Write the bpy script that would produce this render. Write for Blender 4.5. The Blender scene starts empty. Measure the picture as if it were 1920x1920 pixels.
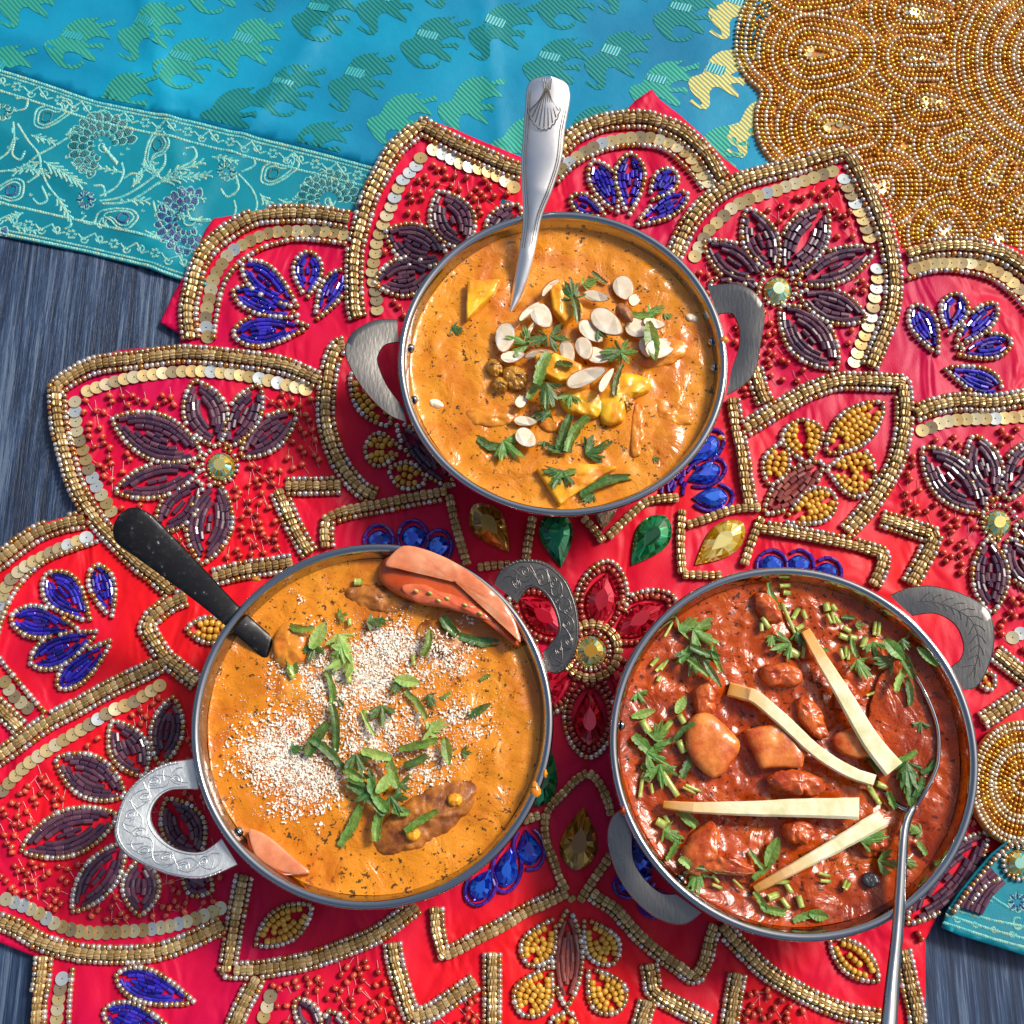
import bpy, math, random
import numpy as np
from mathutils import Vector, Matrix, noise
from mathutils.geometry import delaunay_2d_cdt
random.seed(7); np.random.seed(7)
S = bpy.context.scene
COL = S.collection
# ------------------------------------------------------------------ camera, sky, sun, exposure
F = 2170.0; TILT = math.radians(16.3); ZB = 0.008; BH = 0.045; ZR = ZB + BH; HC = 0.484 + ZR
cam_d = bpy.data.cameras.new('camera'); cam = bpy.data.objects.new('camera', cam_d); COL.objects.link(cam)
cam.location = (0, 0, HC); cam.rotation_euler = (TILT, 0, 0)
cam_d.sensor_width = 36; cam_d.lens = 36*F/1920; cam_d.clip_start = 0.01; cam_d.clip_end = 50
S.camera = cam
SUN_EL = math.radians(46); SUN_AZ = math.radians(58)      # azimuth clockwise from +Y
W = bpy.data.worlds.new('World'); S.world = W; W.use_nodes = True
nt = W.node_tree; nt.nodes.clear()
sky = nt.nodes.new('ShaderNodeTexSky'); sky.sky_type = 'NISHITA'; sky.sun_disc = False
sky.sun_elevation = SUN_EL; sky.sun_rotation = SUN_AZ; sky.air_density = 1.3; sky.dust_density = 4.5; sky.ozone_density = 1.0
bg = nt.nodes.new('ShaderNodeBackground'); bg.inputs[1].default_value = 0.088
wo = nt.nodes.new('ShaderNodeOutputWorld')
nt.links.new(sky.outputs[0], bg.inputs[0]); nt.links.new(bg.outputs[0], wo.inputs[0])
sl = bpy.data.lights.new('sun', 'SUN'); sl.energy = 3.0; sl.angle = math.radians(13); sl.color = (1, .94, .85)
so = bpy.data.objects.new('sun', sl); COL.objects.link(so)
sd = Vector((math.sin(SUN_AZ)*math.cos(SUN_EL), math.cos(SUN_AZ)*math.cos(SUN_EL), math.sin(SUN_EL)))
so.rotation_euler = sd.to_track_quat('Z', 'Y').to_euler(); so.location = sd*3
S.cycles.sample_clamp_indirect = 6; S.cycles.sample_clamp_direct = 12
S.view_settings.view_transform = 'Standard'; S.view_settings.look = 'None'
S.view_settings.exposure = 0.30; S.view_settings.gamma = 1.0

# ------------------------------------------------------------------ pixel <-> place
CT, ST = math.cos(TILT), math.sin(TILT)
def P(u, v, z=0.004):
    x = (u-960)/F; y = (960-v)/F
    yy = y*CT + ST; zz = y*ST - CT
    s = (z-HC)/zz
    return Vector((x*s, yy*s, z))
def PX(p):                       # place -> pixel
    dx, dy, dz = p[0], p[1], p[2]-HC
    yc = dy*CT + dz*ST; zc = -dy*ST + dz*CT
    return (960 + F*dx/(-zc), 960 - F*yc/(-zc))
def SC(u, v, z=0.004): return (P(u+1, v, z)-P(u, v, z)).length
def lin(h):
    c = [int(h[i:i+2], 16)/255 for i in (1, 3, 5)]
    return tuple((x/12.92 if x <= .04045 else ((x+.055)/1.055)**2.4) for x in c)

# ------------------------------------------------------------------ materials
MATS = {}
def newmat(name):
    m = bpy.data.materials.new(name); m.use_nodes = True; MATS[name] = m
    b = m.node_tree.nodes['Principled BSDF']; return m, m.node_tree, b
def setp(b, **k):
    for a, v in k.items():
        i = b.inputs[a.replace('_', ' ')]
        i.default_value = (*v, 1) if isinstance(v, tuple) and len(v) == 3 and i.type == 'RGBA' else v
def tex(t, kind='ShaderNodeTexNoise', scale=50, coord='Object', mapping=None, **k):
    tc = t.nodes.new('ShaderNodeTexCoord'); n = t.nodes.new(kind); o = tc.outputs[coord]
    if mapping:
        mp = t.nodes.new('ShaderNodeMapping'); t.links.new(o, mp.inputs[0])
        mp.inputs['Scale'].default_value = mapping[0]; mp.inputs['Rotation'].default_value = mapping[1]; o = mp.outputs[0]
    t.links.new(o, n.inputs['Vector'])
    if 'Scale' in n.inputs: n.inputs['Scale'].default_value = scale
    for a, v in k.items():
        if a in n.inputs: n.inputs[a].default_value = v
    return n
def ramp(t, src, stops, interp='LINEAR'):
    r = t.nodes.new('ShaderNodeValToRGB'); r.color_ramp.interpolation = interp
    e = r.color_ramp.elements
    while len(e) < len(stops): e.new(.5)
    for el, (p, c) in zip(e, stops):
        el.position = p; el.color = (*c, 1) if len(c) == 3 else c
    t.links.new(src, r.inputs[0]); return r
def bump(t, b, src, strength=.3, dist=.0005, prev=None):
    n = t.nodes.new('ShaderNodeBump'); n.inputs['Strength'].default_value = strength; n.inputs['Distance'].default_value = dist
    t.links.new(src, n.inputs['Height'])
    if prev: t.links.new(prev.outputs[0], n.inputs['Normal'])
    t.links.new(n.outputs[0], b.inputs['Normal']); return n
def rnd_value(t):                # per-bead random: an attribute on merged pieces, the object's own number on single ones
    a = t.nodes.new('ShaderNodeAttribute'); a.attribute_name = 'rnd'
    o = t.nodes.new('ShaderNodeObjectInfo')
    s = t.nodes.new('ShaderNodeMath'); s.operation = 'ADD'; f = t.nodes.new('ShaderNodeMath'); f.operation = 'FRACT'
    t.links.new(a.outputs['Fac'], s.inputs[0]); t.links.new(o.outputs['Random'], s.inputs[1]); t.links.new(s.outputs[0], f.inputs[0])
    return f.outputs[0]
def beadmat(name, stops, rough=.25, metal=0., coat=0., interp='CONSTANT', spec=.5, trans=0., bumps=None):
    m, t, b = newmat(name)
    r = ramp(t, rnd_value(t), stops, interp); t.links.new(r.outputs[0], b.inputs['Base Color'])
    setp(b, Roughness=rough, Metallic=metal, Coat_Weight=coat, Coat_Roughness=.06, Specular_IOR_Level=spec, Transmission_Weight=trans)
    if bumps:
        n = tex(t, scale=bumps[0]); bump(t, b, n.outputs['Fac'], bumps[1], .0003)
    return m
L = lin
beadmat('seed', [(0, L('#b8946c')), (.22, L('#d0bca6')), (.42, L('#a8845c')), (.60, L('#bcb4b4')), (.76, L('#c0803c')), (.86, L('#e4d8cc'))], rough=.14, metal=.6, coat=1.)
beadmat('ribbed', [(0, L('#b89a68')), (.3, L('#c8ac78')), (.6, L('#a88a58')), (.85, L('#d8be8c'))], rough=.34, metal=.55)
beadmat('sequin', [(0, L('#f0d494')), (.3, L('#d4b478')), (.5, L('#fae8b8')), (.7, L('#b8a27c')), (.84, L('#dfe6e2'))], rough=.28, metal=.7)
beadmat('tube', [(0, L('#4c2b3e')), (.3, L('#5a3447')), (.55, L('#42283f')), (.8, L('#634050'))], rough=.3, coat=.35)
beadmat('rust_tube', [(0, L('#7c3a33')), (.35, L('#8c463c')), (.7, L('#6e2f30'))], rough=.3, coat=.3)
beadmat('blue', [(0, L('#1a1796')), (.25, L('#2f23b0')), (.5, L('#141072')), (.7, L('#4030c0')), (.88, L('#3c1f8a'))], rough=.14, coat=.7, metal=.25)
beadmat('purple', [(0, L('#3b1a86')), (.4, L('#4f2799')), (.75, L('#2a1678'))], rough=.14, coat=.7, metal=.2)
beadmat('yellow', [(0, L('#d29a2c')), (.35, L('#dba63c')), (.7, L('#c48c26'))], rough=.28, coat=.4)
beadmat('coral', [(0, L('#c2412c')), (.35, L('#cf5238')), (.7, L('#ad3527'))], rough=.25, coat=.5)
beadmat('maroon', [(0, L('#8e3226')), (.35, L('#a33f2e')), (.7, L('#7b2a22'))], rough=.25, coat=.5)
beadmat('gold_seed', [(0, L('#dc9c24')), (.3, L('#f0b838')), (.55, L('#c4822a')), (.75, L('#fad870')), (.9, L('#b8802c'))], rough=.2, metal=.6, coat=.5)
beadmat('silver_seed', [(0, L('#e4d2ac')), (.3, L('#f4e6c4')), (.55, L('#d0b480')), (.8, L('#fcf0d8'))], rough=.18, metal=.5, coat=.6)
def gemmat(name, dark, mid, light):
    m, t, b = newmat(name)
    a = t.nodes.new('ShaderNodeAttribute'); a.attribute_name = 'rnd'
    r = ramp(t, a.outputs['Fac'], [(0, L(dark)), (.45, L(mid)), (.8, L(light)), (1, L(mid))]); t.links.new(r.outputs[0], b.inputs['Base Color'])  # random lightness per facet paints the reflections inside the stone
    setp(b, Roughness=.09, Metallic=.55, Coat_Weight=1., Coat_Roughness=.03); return m
gemmat('gem_red', '#5a0210', '#c20a26', '#f23050'); gemmat('gem_green', '#013a20', '#048048', '#20b070'); gemmat('gem_blue', '#06127a', '#1236c8', '#2a7af0')
gemmat('gem_amber', '#5e3a04', '#b07a14', '#dcab48'); gemmat('gem_yellow', '#a87808', '#e0b818', '#fff0a0'); gemmat('gem_clear', '#8a6a4c', '#caa878', '#f0e0c4')
m, t, b = newmat('gem_rainbow')
a = t.nodes.new('ShaderNodeAttribute'); a.attribute_name = 'rnd'
r = ramp(t, a.outputs['Fac'], [(0, L('#1fbfa0')), (.2, L('#c9f2e2')), (.4, L('#e8c020')), (.6, L('#c08a08')), (.8, L('#f2e890')), (1, L('#2f9f80'))]); t.links.new(r.outputs[0], b.inputs['Base Color'])
setp(b, Roughness=.1, Metallic=.75, Coat_Weight=1., Coat_Roughness=.03)
# red satin
m, t, b = newmat('satin')
n = tex(t, scale=6, Detail=4.); r = ramp(t, n.outputs['Fac'], [(.36, (.50, .002, .060)), (.62, (.74, .008, .014))]); t.links.new(r.outputs[0], b.inputs['Base Color'])  # crimson of the shaded satin painted into the red as noise
setp(b, Roughness=.42, Specular_IOR_Level=.17)
n2 = tex(t, scale=1, mapping=((48, 26, 30), (0, 0, .7)), Detail=2., Distortion=.8); bp = bump(t, b, n2.outputs['Fac'], .75, .0065)
bp = bump(t, b, tex(t, scale=95, Detail=1.).outputs['Fac'], .25, .0009, bp)
bump(t, b, tex(t, scale=1, mapping=((3000, 500, 1), (0, 0, .5)), Detail=1.).outputs['Fac'], .35, .0002, bp)
# turquoise silk
def silkmat(name, c1, c2):
    m, t, b = newmat(name)
    n = tex(t, scale=9, Detail=5.); r = ramp(t, n.outputs['Fac'], [(.35, c1), (.65, c2)]); t.links.new(r.outputs[0], b.inputs['Base Color'])
    setp(b, Roughness=.48, Specular_IOR_Level=.3)
    n1 = tex(t, scale=1, mapping=((2600, 300, 1), (0, 0, .35)), Detail=2.); n2 = tex(t, scale=1, mapping=((300, 2600, 1), (0, 0, .35)), Detail=2.)
    ad = t.nodes.new('ShaderNodeMath'); ad.operation = 'ADD'; t.links.new(n1.outputs['Fac'], ad.inputs[0]); t.links.new(n2.outputs['Fac'], ad.inputs[1])
    bp = bump(t, b, ad.outputs[0], .35, .0002)
    n3 = tex(t, scale=22, Detail=4.); bump(t, b, n3.outputs['Fac'], .5, .003, bp)
silkmat('silk', L('#006e96'), L('#0092b6')); silkmat('silk_border', L('#006c80'), L('#068698'))
def threadmat(name, c1, c2, scale=150, metal=.25, ang=0.5):
    m, t, b = newmat(name)
    w = tex(t, 'ShaderNodeTexWave', scale=scale, mapping=((1, 1, 1), (0, 0, ang)), Distortion=1.5); w.bands_direction = 'Y'
    r = ramp(t, w.outputs['Fac'], [(.15, tuple(.55*p+.45*q for p, q in zip(c1, c2))), (.6, c2)]); t.links.new(r.outputs[0], b.inputs['Base Color'])
    setp(b, Roughness=.42, Metallic=metal); bump(t, b, w.outputs['Fac'], .6, .0003)
threadmat('thread_green', L('#007c94'), L('#36a084'), ang=.85); threadmat('thread_sheen_dark', L('#007898'), L('#188074'), ang=.85); threadmat('thread_sheen_gold', L('#0880a0'), L('#d0c468'), ang=.85)  # one metallic thread; its angle-dependent sheen painted as green, dark and gold
threadmat('thread_saddle', L('#0080a4'), L('#249a98'), ang=2.0, scale=190, metal=0.)
beadmat('thread_light', [(0, L('#5cb0b0')), (.4, L('#7cc4bc')), (.75, L('#98b8a0'))], rough=.5)
beadmat('thread_teal', [(0, L('#065a62')), (.5, L('#0a6a70'))], rough=.5); beadmat('thread_navy', [(0, L('#2c3a78')), (.5, L('#26507c'))], rough=.5)
m, t, b = newmat('white_thread'); setp(b, Base_Color=(.75, .6, .6), Roughness=.5)
m, t, b = newmat('gold_fabric'); n = tex(t, scale=160); r = ramp(t, n.outputs['Fac'], [(.3, L('#a85c08')), (.7, L('#cc8210'))]); t.links.new(r.outputs[0], b.inputs['Base Color']); setp(b, Roughness=.5)
bump(t, b, tex(t, scale=900).outputs['Fac'], .5, .0004)
# wood
m, t, b = newmat('wood')
n = tex(t, scale=1, mapping=((90, 5, 5), (0, 0, -.10)), Detail=7., Roughness=.65, Distortion=1.2)
n2 = tex(t, scale=1, mapping=((520, 16, 10), (0, 0, -.10)), Detail=5., Roughness=.7)
mx = t.nodes.new('ShaderNodeMath'); mx.operation = 'ADD'; t.links.new(n.outputs['Fac'], mx.inputs[0]); t.links.new(n2.outputs['Fac'], mx.inputs[1])
r = ramp(t, mx.outputs[0], [(.62, (.003, .007, .018)), (.86, (.009, .026, .068)), (.96, (.028, .062, .135)), (1., (.08, .12, .19))])  # blue sheen of the sky painted into the grain colours
dv = t.nodes.new('ShaderNodeMath'); dv.operation = 'MULTIPLY'; dv.inputs[1].default_value = .9
t.links.new(mx.outputs[0], dv.inputs[0]); t.links.new(dv.outputs[0], r.inputs[0]); t.links.new(r.outputs[0], b.inputs['Base Color'])
setp(b, Roughness=.42, Specular_IOR_Level=.45, Coat_Weight=.12, Coat_Roughness=.3); bump(t, b, mx.outputs[0], .7, .0009)
# steel
def steel(name, c, rough, sc=None, strength=.1, metal=1.):
    m, t, b = newmat(name); setp(b, Base_Color=c, Metallic=metal, Roughness=rough)
    n = tex(t, scale=1, mapping=(sc or (60, 60, 900), (0, 0, 0)), Detail=3.); bump(t, b, n.outputs['Fac'], strength, .0003)
    r = ramp(t, tex(t, scale=35, Detail=5.).outputs['Fac'], [(.3, (rough*.8,)*3), (.75, (min(1, rough*1.5),)*3)]); t.links.new(r.outputs[0], b.inputs['Roughness'])
steel('steel', (.42, .43, .45), .08); steel('rim_steel', (.5, .51, .53), .07); steel('brushed', (.24, .23, .215), .30, (900, 260, 900), .3)
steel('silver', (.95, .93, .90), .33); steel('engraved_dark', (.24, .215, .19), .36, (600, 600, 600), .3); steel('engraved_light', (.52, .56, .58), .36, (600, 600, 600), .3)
steel('groove', (.12, .11, .10), .5); steel('groove_light', (.75, .78, .8), .25)
m, t, b = newmat('dark_reflection_steel'); v = tex(t, scale=420, Detail=4.); r = ramp(t, v.outputs['Fac'], [(.55, (.012, .012, .014)), (.68, (.03, .03, .034)), (.76, (.45, .45, .46))]); t.links.new(r.outputs[0], b.inputs['Base Color'])  # dark reflection painted as near-black base colour, pale scratches over it
setp(b, Roughness=.3, Metallic=.6, Specular_IOR_Level=.5); bump(t, b, v.outputs['Fac'], .25, .0003)
# sauces
def sauce(name, c1, c2, c3, rough, speck=.6, bscale=75, bs=.5, fine=400, sub=.06, spc=(.09, .045, .008)):
    m, t, b = newmat(name)
    n = tex(t, scale=34, Detail=5., Roughness=.6, Distortion=.8); r = ramp(t, n.outputs['Fac'], [(.3, c1), (.55, c2), (.75, c3)])
    vo = tex(t, scale=430, Detail=4., Roughness=.62); n5 = tex(t, scale=70, Detail=3.)
    cmp = t.nodes.new('ShaderNodeMath'); cmp.operation = 'GREATER_THAN'; t.links.new(vo.outputs['Fac'], cmp.inputs[0])
    q_ = .045*(speck-.6)/.12; sp = ramp(t, n5.outputs['Fac'], [(.35, (.68-q_,)*3), (.65, (.60-q_*.6,)*3)]); t.links.new(sp.outputs[0], cmp.inputs[1])
    vf = tex(t, scale=1500, Detail=2.); fg = ramp(t, vf.outputs['Fac'], [(.60, (0, 0, 0)), (.70, (.5, .5, .5))])
    mx0 = t.nodes.new('ShaderNodeMix'); mx0.data_type = 'RGBA'; t.links.new(fg.outputs[0], mx0.inputs[0]); t.links.new(r.outputs[0], mx0.inputs[6]); mx0.inputs[7].default_value = (c1[0]*.45, c1[1]*.4, c1[2]*.4, 1)
    mx = t.nodes.new('ShaderNodeMix'); mx.data_type = 'RGBA'; t.links.new(cmp.outputs[0], mx.inputs[0]); t.links.new(mx0.outputs[2], mx.inputs[6]); mx.inputs[7].default_value = (*spc, 1)
    oil = tex(t, scale=20, Detail=6., Roughness=.62, Distortion=1.5); om = ramp(t, oil.outputs['Fac'], [(.50, (0, 0, 0)), (.62, (.65, .65, .65))])
    mo = t.nodes.new('ShaderNodeMix'); mo.data_type = 'RGBA'; t.links.new(om.outputs[0], mo.inputs[0]); t.links.new(mx.outputs[2], mo.inputs[6]); mo.inputs[7].default_value = (c1[0]*.86, c1[1]*.62, c1[2]*.4, 1)
    crm = tex(t, scale=26, Detail=7., Roughness=.7, Distortion=2.5); cm = ramp(t, crm.outputs['Fac'], [(.60, (0, 0, 0)), (.74, (.5, .5, .5))])
    mc = t.nodes.new('ShaderNodeMix'); mc.data_type = 'RGBA'; t.links.new(cm.outputs[0], mc.inputs[0]); t.links.new(mo.outputs[2], mc.inputs[6]); mc.inputs[7].default_value = (min(1, c3[0]*1.1), c3[1]*1.35, c3[2]*3, 1)
    t.links.new(mc.outputs[2], b.inputs['Base Color'])
    setp(b, Roughness=rough, Specular_IOR_Level=.5, Subsurface_Weight=sub, Subsurface_Scale=.003, Coat_Weight=.15, Coat_Roughness=.1)
    b.inputs['Subsurface Radius'].default_value = (1, .4, .1)
    bp = bump(t, b, tex(t, scale=bscale, Detail=4., Distortion=1.).outputs['Fac'], bs, .003)
    bump(t, b, tex(t, scale=fine, Detail=3.).outputs['Fac'], .35, .0005, bp)
sauce('sauce_orange', (.58, .175, .008), (.73, .265, .012), (.80, .34, .05), .22, .62)
sauce('sauce_gold', (.54, .16, .006), (.70, .245, .010), (.76, .30, .02), .24, .66)
sauce('sauce_red', (.27, .027, .001), (.47, .062, .002), (.58, .12, .004), .24, .72, 80, .6, 460, .04, (.08, .014, .003))
def _f(): pass
def foodmat(name, c1, c2, scale=120, rough=.35, bs=.3, sub=.1, coat=.2, stops=(.35, .65)):
    m, t, b = newmat(name)
    n = tex(t, scale=scale, Detail=5., Roughness=.65); r = ramp(t, n.outputs['Fac'], [(stops[0], c1), (stops[1], c2)]); t.links.new(r.outputs[0], b.inputs['Base Color'])
    setp(b, Roughness=rough, Subsurface_Weight=sub, Subsurface_Scale=.003, Coat_Weight=coat, Coat_Roughness=.15)
    bump(t, b, n.outputs['Fac'], bs, .001); return m
foodmat('paneer', L('#d87808'), L('#f6c024'), 110, .35, .5)
foodmat('paneer_coated', L('#c8641a'), L('#e59a2c'), 120, .28, .5)
foodmat('chicken', L('#9c2c04'), L('#dc6e2c'), 150, .25, .9, .1, .4); foodmat('potato', L('#b43c06'), L('#ea9040'), 110, .28, .5, .2, .4)
foodmat('kofta', L('#6a300c'), L('#c47a2c'), 130, .42, .9, .05, .1); foodmat('almond', L('#d8c4a4'), L('#f0e6d4'), 90, .42, .25, .15, 0); foodmat('almond_skin', L('#8a4c28'), L('#b87c4c'), 300, .5, .6, 0, 0)
foodmat('raisin', L('#94600f'), L('#d49c38'), 200, .25, .5, .2, .4); foodmat('ginger', L('#d2cc98'), L('#efeacc'), 120, .32, .25, .4, .2)
foodmat('tomato_flesh', L('#c84a24'), L('#e07c50'), 70, .2, .2, .25, .5); foodmat('tomato_pale', L('#cc6c40'), L('#e69c74'), 60, .25, .15, .25, .4); foodmat('tomato_skin', L('#b83c08'), L('#d05c1c'), 40, .15, .1, .2, .6)
foodmat('leaf', L('#3a6a24'), L('#68983e'), 320, .42, .6, .3, .05); foodmat('leaf_dark', L('#204a1c'), L('#447430'), 320, .4, .6, .25, .08); foodmat('leaf_light', L('#749c40'), L('#a0bc68'), 320, .42, .6, .3, .05)
foodmat('stem', L('#93a83c'), L('#c4c874'), 200, .3, .3, .15, .3); beadmat('flake', [(0, L('#f6f0e2')), (.45, L('#fffaf0')), (.70, L('#e8d4b4')), (.80, L('#cda47c')), (.86, L('#fbf4e6'))], rough=.6); foodmat('fleck', (.035, .04, .012), (.09, .06, .015), 400, .5, .2, 0, 0)
t = MATS['ginger'].node_tree; b = t.nodes['Principled BSDF']; src = b.inputs['Base Color'].links[0].from_socket
a = t.nodes.new('ShaderNodeAttribute'); a.attribute_name = 'rnd'; r = ramp(t, a.outputs['Fac'], [(.0, (.95, .95, .95)), (.22, (.65, .65, .65)), (.5, (0, 0, 0))]); mx = t.nodes.new('ShaderNodeMix'); mx.data_type = 'RGBA'
t.links.new(r.outputs[0], mx.inputs[0]); t.links.new(src, mx.inputs[6]); mx.inputs[7].default_value = (.80, .33, .03, 1); t.links.new(mx.outputs[2], b.inputs['Base Color'])
foodmat('cream', L('#f0d8b0'), L('#fff4e0'), 200, .3, .3, .2, .4)
foodmat('black_bit', (.02, .02, .025), (.05, .05, .055), 200, .25, .5, 0, .3)

# ------------------------------------------------------------------ helpers
def link(name, me, mat=None, parent=None, smooth=True):
    o = bpy.data.objects.new(name, me); COL.objects.link(o)
    if mat and not me.materials: me.materials.append(MATS[mat])
    if parent: o.parent = parent
    if len(me.polygons): me.polygons.foreach_set('use_smooth', [bool(smooth)]*len(me.polygons))
    return o
def mesh(name, v, f):
    me = bpy.data.meshes.new(name); me.from_pydata([tuple(p) for p in v], [], f); me.update(); return me
def tag(o, label, cat, group=None, kind=None):
    if label: o['label'] = label
    if cat: o['category'] = cat
    if group: o['group'] = group
    if kind: o['kind'] = kind
    return o
def empty(name, label, cat, loc=(0, 0, 0), group=None):
    o = bpy.data.objects.new(name, None); COL.objects.link(o); o.empty_display_size = .02; o.location = loc
    tag(o, label, cat, group); return o
def child(o, root):              # keep world-space mesh data while the parent sits elsewhere
    o.parent = root; o.matrix_parent_inverse = Matrix.Translation(root.location).inverted(); return o
def cr(pts, n=8, closed=False):
    pts = [np.array(p, float) for p in pts]
    if len(pts) < 3 and not closed: 
        a, b_ = pts[0], pts[-1]; k = max(2, n); return np.array([a+(b_-a)*i/k for i in range(k+1)])
    out = []; m_ = len(pts)
    for i in range(m_ if closed else m_-1):
        if closed: p0, p1, p2, p3 = pts[i-1], pts[i], pts[(i+1) % m_], pts[(i+2) % m_]
        else: p0, p1, p2, p3 = pts[max(i-1, 0)], pts[i], pts[i+1], pts[min(i+2, m_-1)]
        for k in range(n):
            s = k/n; out.append(.5*((2*p1)+(-p0+p2)*s+(2*p0-5*p1+4*p2-p3)*s*s+(-p0+3*p1-3*p2+p3)*s**3))
    out.append(pts[0] if closed else pts[-1]); return np.array(out)
def runs(*rs): return np.concatenate([cr(r, 8) for r in rs])
def resample(pl, step, phase=0.):
    d = np.hypot(*np.diff(pl, axis=0).T); keep = np.concatenate([[True], d > 1e-6]); pl = pl[keep]
    d = np.hypot(*np.diff(pl, axis=0).T); s = np.concatenate([[0], np.cumsum(d)])
    if s[-1] < step: return [], []
    n = max(1, int(round(s[-1]/step))); q = (np.arange(n)+.5+phase)*s[-1]/n; q = q[q < s[-1]]
    x = np.interp(q, s, pl[:, 0]); y = np.interp(q, s, pl[:, 1])
    q2 = np.minimum(q+step*.5, s[-1]); q1 = np.maximum(q-step*.5, 0)
    dx = np.interp(q2, s, pl[:, 0])-np.interp(q1, s, pl[:, 0]); dy = np.interp(q2, s, pl[:, 1])-np.interp(q1, s, pl[:, 1])
    return np.stack([x, y], 1), np.arctan2(dy, dx)
def offset(pl, d):
    d0 = np.gradient(pl, axis=0); nn = np.hypot(*d0.T)+1e-9; tn = d0/nn[:, None]
    return pl + np.stack([-tn[:, 1], tn[:, 0]], 1)*d
def inpoly(pts, poly):
    pts = np.asarray(pts, float); poly = np.asarray(poly, float); x, y = pts[:, 0], pts[:, 1]; r = np.zeros(len(pts), bool)
    j = len(poly)-1
    for i in range(len(poly)):
        xi, yi = poly[i]; xj, yj = poly[j]
        c = ((yi > y) != (yj > y)) & (x < (xj-xi)*(y-yi)/((yj-yi)+1e-12)+xi); r ^= c; j = i
    return r
def N3(x, y, s, o=0.): return noise.noise(Vector((x*s+o, y*s-o, o*.37)))

# height of each cloth, metres
def h_red(x, y): return .0038 + .0012*N3(x, y, 20, 3) + .0010*N3(x, y, 46, 9) + .0002*N3(x, y, 110, 2)
def h_teal(x, y):
    f = 0
    for (a, c, w, h) in FOLDS: q = (x*math.cos(a)+y*math.sin(a)-c)/w; f += h*math.exp(-q*q)
    return .0012 + .0012*max(0, N3(x, y, 14, 5)+.2) + .0006*N3(x, y, 45, 1) + f
FOLDS = [(.25, -.085, .0045, .0016), (-.5, -.30, .005, .0014), (.1, .03, .004, .0012), (1.2, .30, .006, .0014), (.9, .12, .005, .0012)]
def h_gold(x, y): return .0024 + .0005*N3(x, y, 30, 7)
def sheet(name, poly, hf, step, mat, parent=None, skirt=.0008, zref=.004, jit=.25, zadd=0.):
    """a cloth (or woven patch) with outline poly in the photograph's pixels, laid on height hf"""
    poly = np.array(poly, float); bd = []
    for i in range(len(poly)):
        a, b_ = poly[i], poly[(i+1) % len(poly)]; k = max(1, int(np.hypot(*(b_-a))/step))
        bd += [a+(b_-a)*j/k for j in range(k)]
    bd = np.array(bd); x0, y0 = poly.min(0); x1, y1 = poly.max(0)
    g = np.array([(x, y) for x in np.arange(x0+step/2, x1, step) for y in np.arange(y0+step/2, y1, step)]).reshape(-1, 2)
    if len(g):
        g = g+(np.random.rand(*g.shape)-.5)*step*jit*2; g = g[inpoly(g, poly)]
        if len(g):
            dmin = np.full(len(g), 1e9)
            for p in bd: dmin = np.minimum(dmin, np.hypot(*(g-p).T))
            g = g[dmin > step*.55]
    pts = np.concatenate([bd, g]) if len(g) else bd; nb = len(bd)
    r = delaunay_2d_cdt([Vector(p) for p in pts], [(i, (i+1) % nb) for i in range(nb)], [], 1, 1e-4)
    v = []
    for p in r[0]:
        w = P(p[0], p[1], zref); v.append((w.x, w.y, hf(w.x, w.y)+zadd))
    f = [tuple(reversed(q)) for q in r[2]]
    cnt = {}
    for q in f:
        for i in range(len(q)):
            a, b_ = q[i], q[(i+1) % len(q)]
            if (b_, a) in cnt: del cnt[(b_, a)]
            else: cnt[(a, b_)] = 1
    low = {}
    for (a, b_) in (list(cnt) if skirt else []):
        for k in (a, b_):
            if k not in low: low[k] = len(v); v.append((v[k][0], v[k][1], v[k][2]-skirt))
        f.append((b_, a, low[a], low[b_]))
    me = mesh(name, v, f)
    # make all top faces look up
    if me.polygons[0].normal.z < 0: me.flip_normals()
    return link(name, me, mat, parent)

# ---- bead templates: x along the string, unit size
def lathe(prof, seg, radial=None, cap=False):
    v = []; f = []
    for (x, r_) in prof:
        for k in range(seg):
            a = 2*math.pi*k/seg; q = r_*(radial(k) if radial else 1); v.append((x, q*math.cos(a), q*math.sin(a)))
    for i in range(len(prof)-1):
        for k in range(seg):
            f.append((i*seg+k, i*seg+(k+1) % seg, (i+1)*seg+(k+1) % seg, (i+1)*seg+k))
    if cap: f.append(tuple(range(seg))[::-1]); f.append(tuple((len(prof)-1)*seg+k for k in range(seg)))
    f = [q[::-1] for q in f]
    return np.array(v), f
T = {}
T['seed'] = lathe([(-.56, .25), (-.60, .60), (-.40, .90), (0, 1.03), (.40, .90), (.60, .60), (.56, .25)], 9)
T['round'] = lathe([(-.55, .3), (-.62, .62), (-.4, .92), (0, 1.02), (.4, .92), (.62, .62), (.55, .3)], 10)
T['ribbed'] = lathe([(-.5, .35), (-.6, .7), (-.42, .95), (0, 1.03), (.42, .95), (.6, .7), (.5, .35)], 20, lambda k: 1.0 if k % 2 else .76)
T['tube'] = lathe([(-.95, .45), (-1, .92), (-.93, 1), (.93, 1), (1, .92), (.95, .45)], 8)
T['stitch'] = (np.array([(-1, 0, 0), (0, -.62, 0), (1, 0, 0), (0, .62, 0), (0, 0, .35)]), [(0, 1, 4), (1, 2, 4), (2, 3, 4), (3, 0, 4)])
def seq():
    v = []; f = []; n = 16
    for (r_, z) in ((.11, .02), (1, .06), (1, .0), (.11, -.04)):
        for k in range(n):
            a = 2*math.pi*k/n; v.append((r_*math.cos(a), r_*math.sin(a), z))
    for i in range(4):
        for k in range(n): f.append((i*n+k, i*n+(k+1) % n, ((i+1) % 4)*n+(k+1) % n, ((i+1) % 4)*n+k))
    return np.array(v), f
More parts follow.
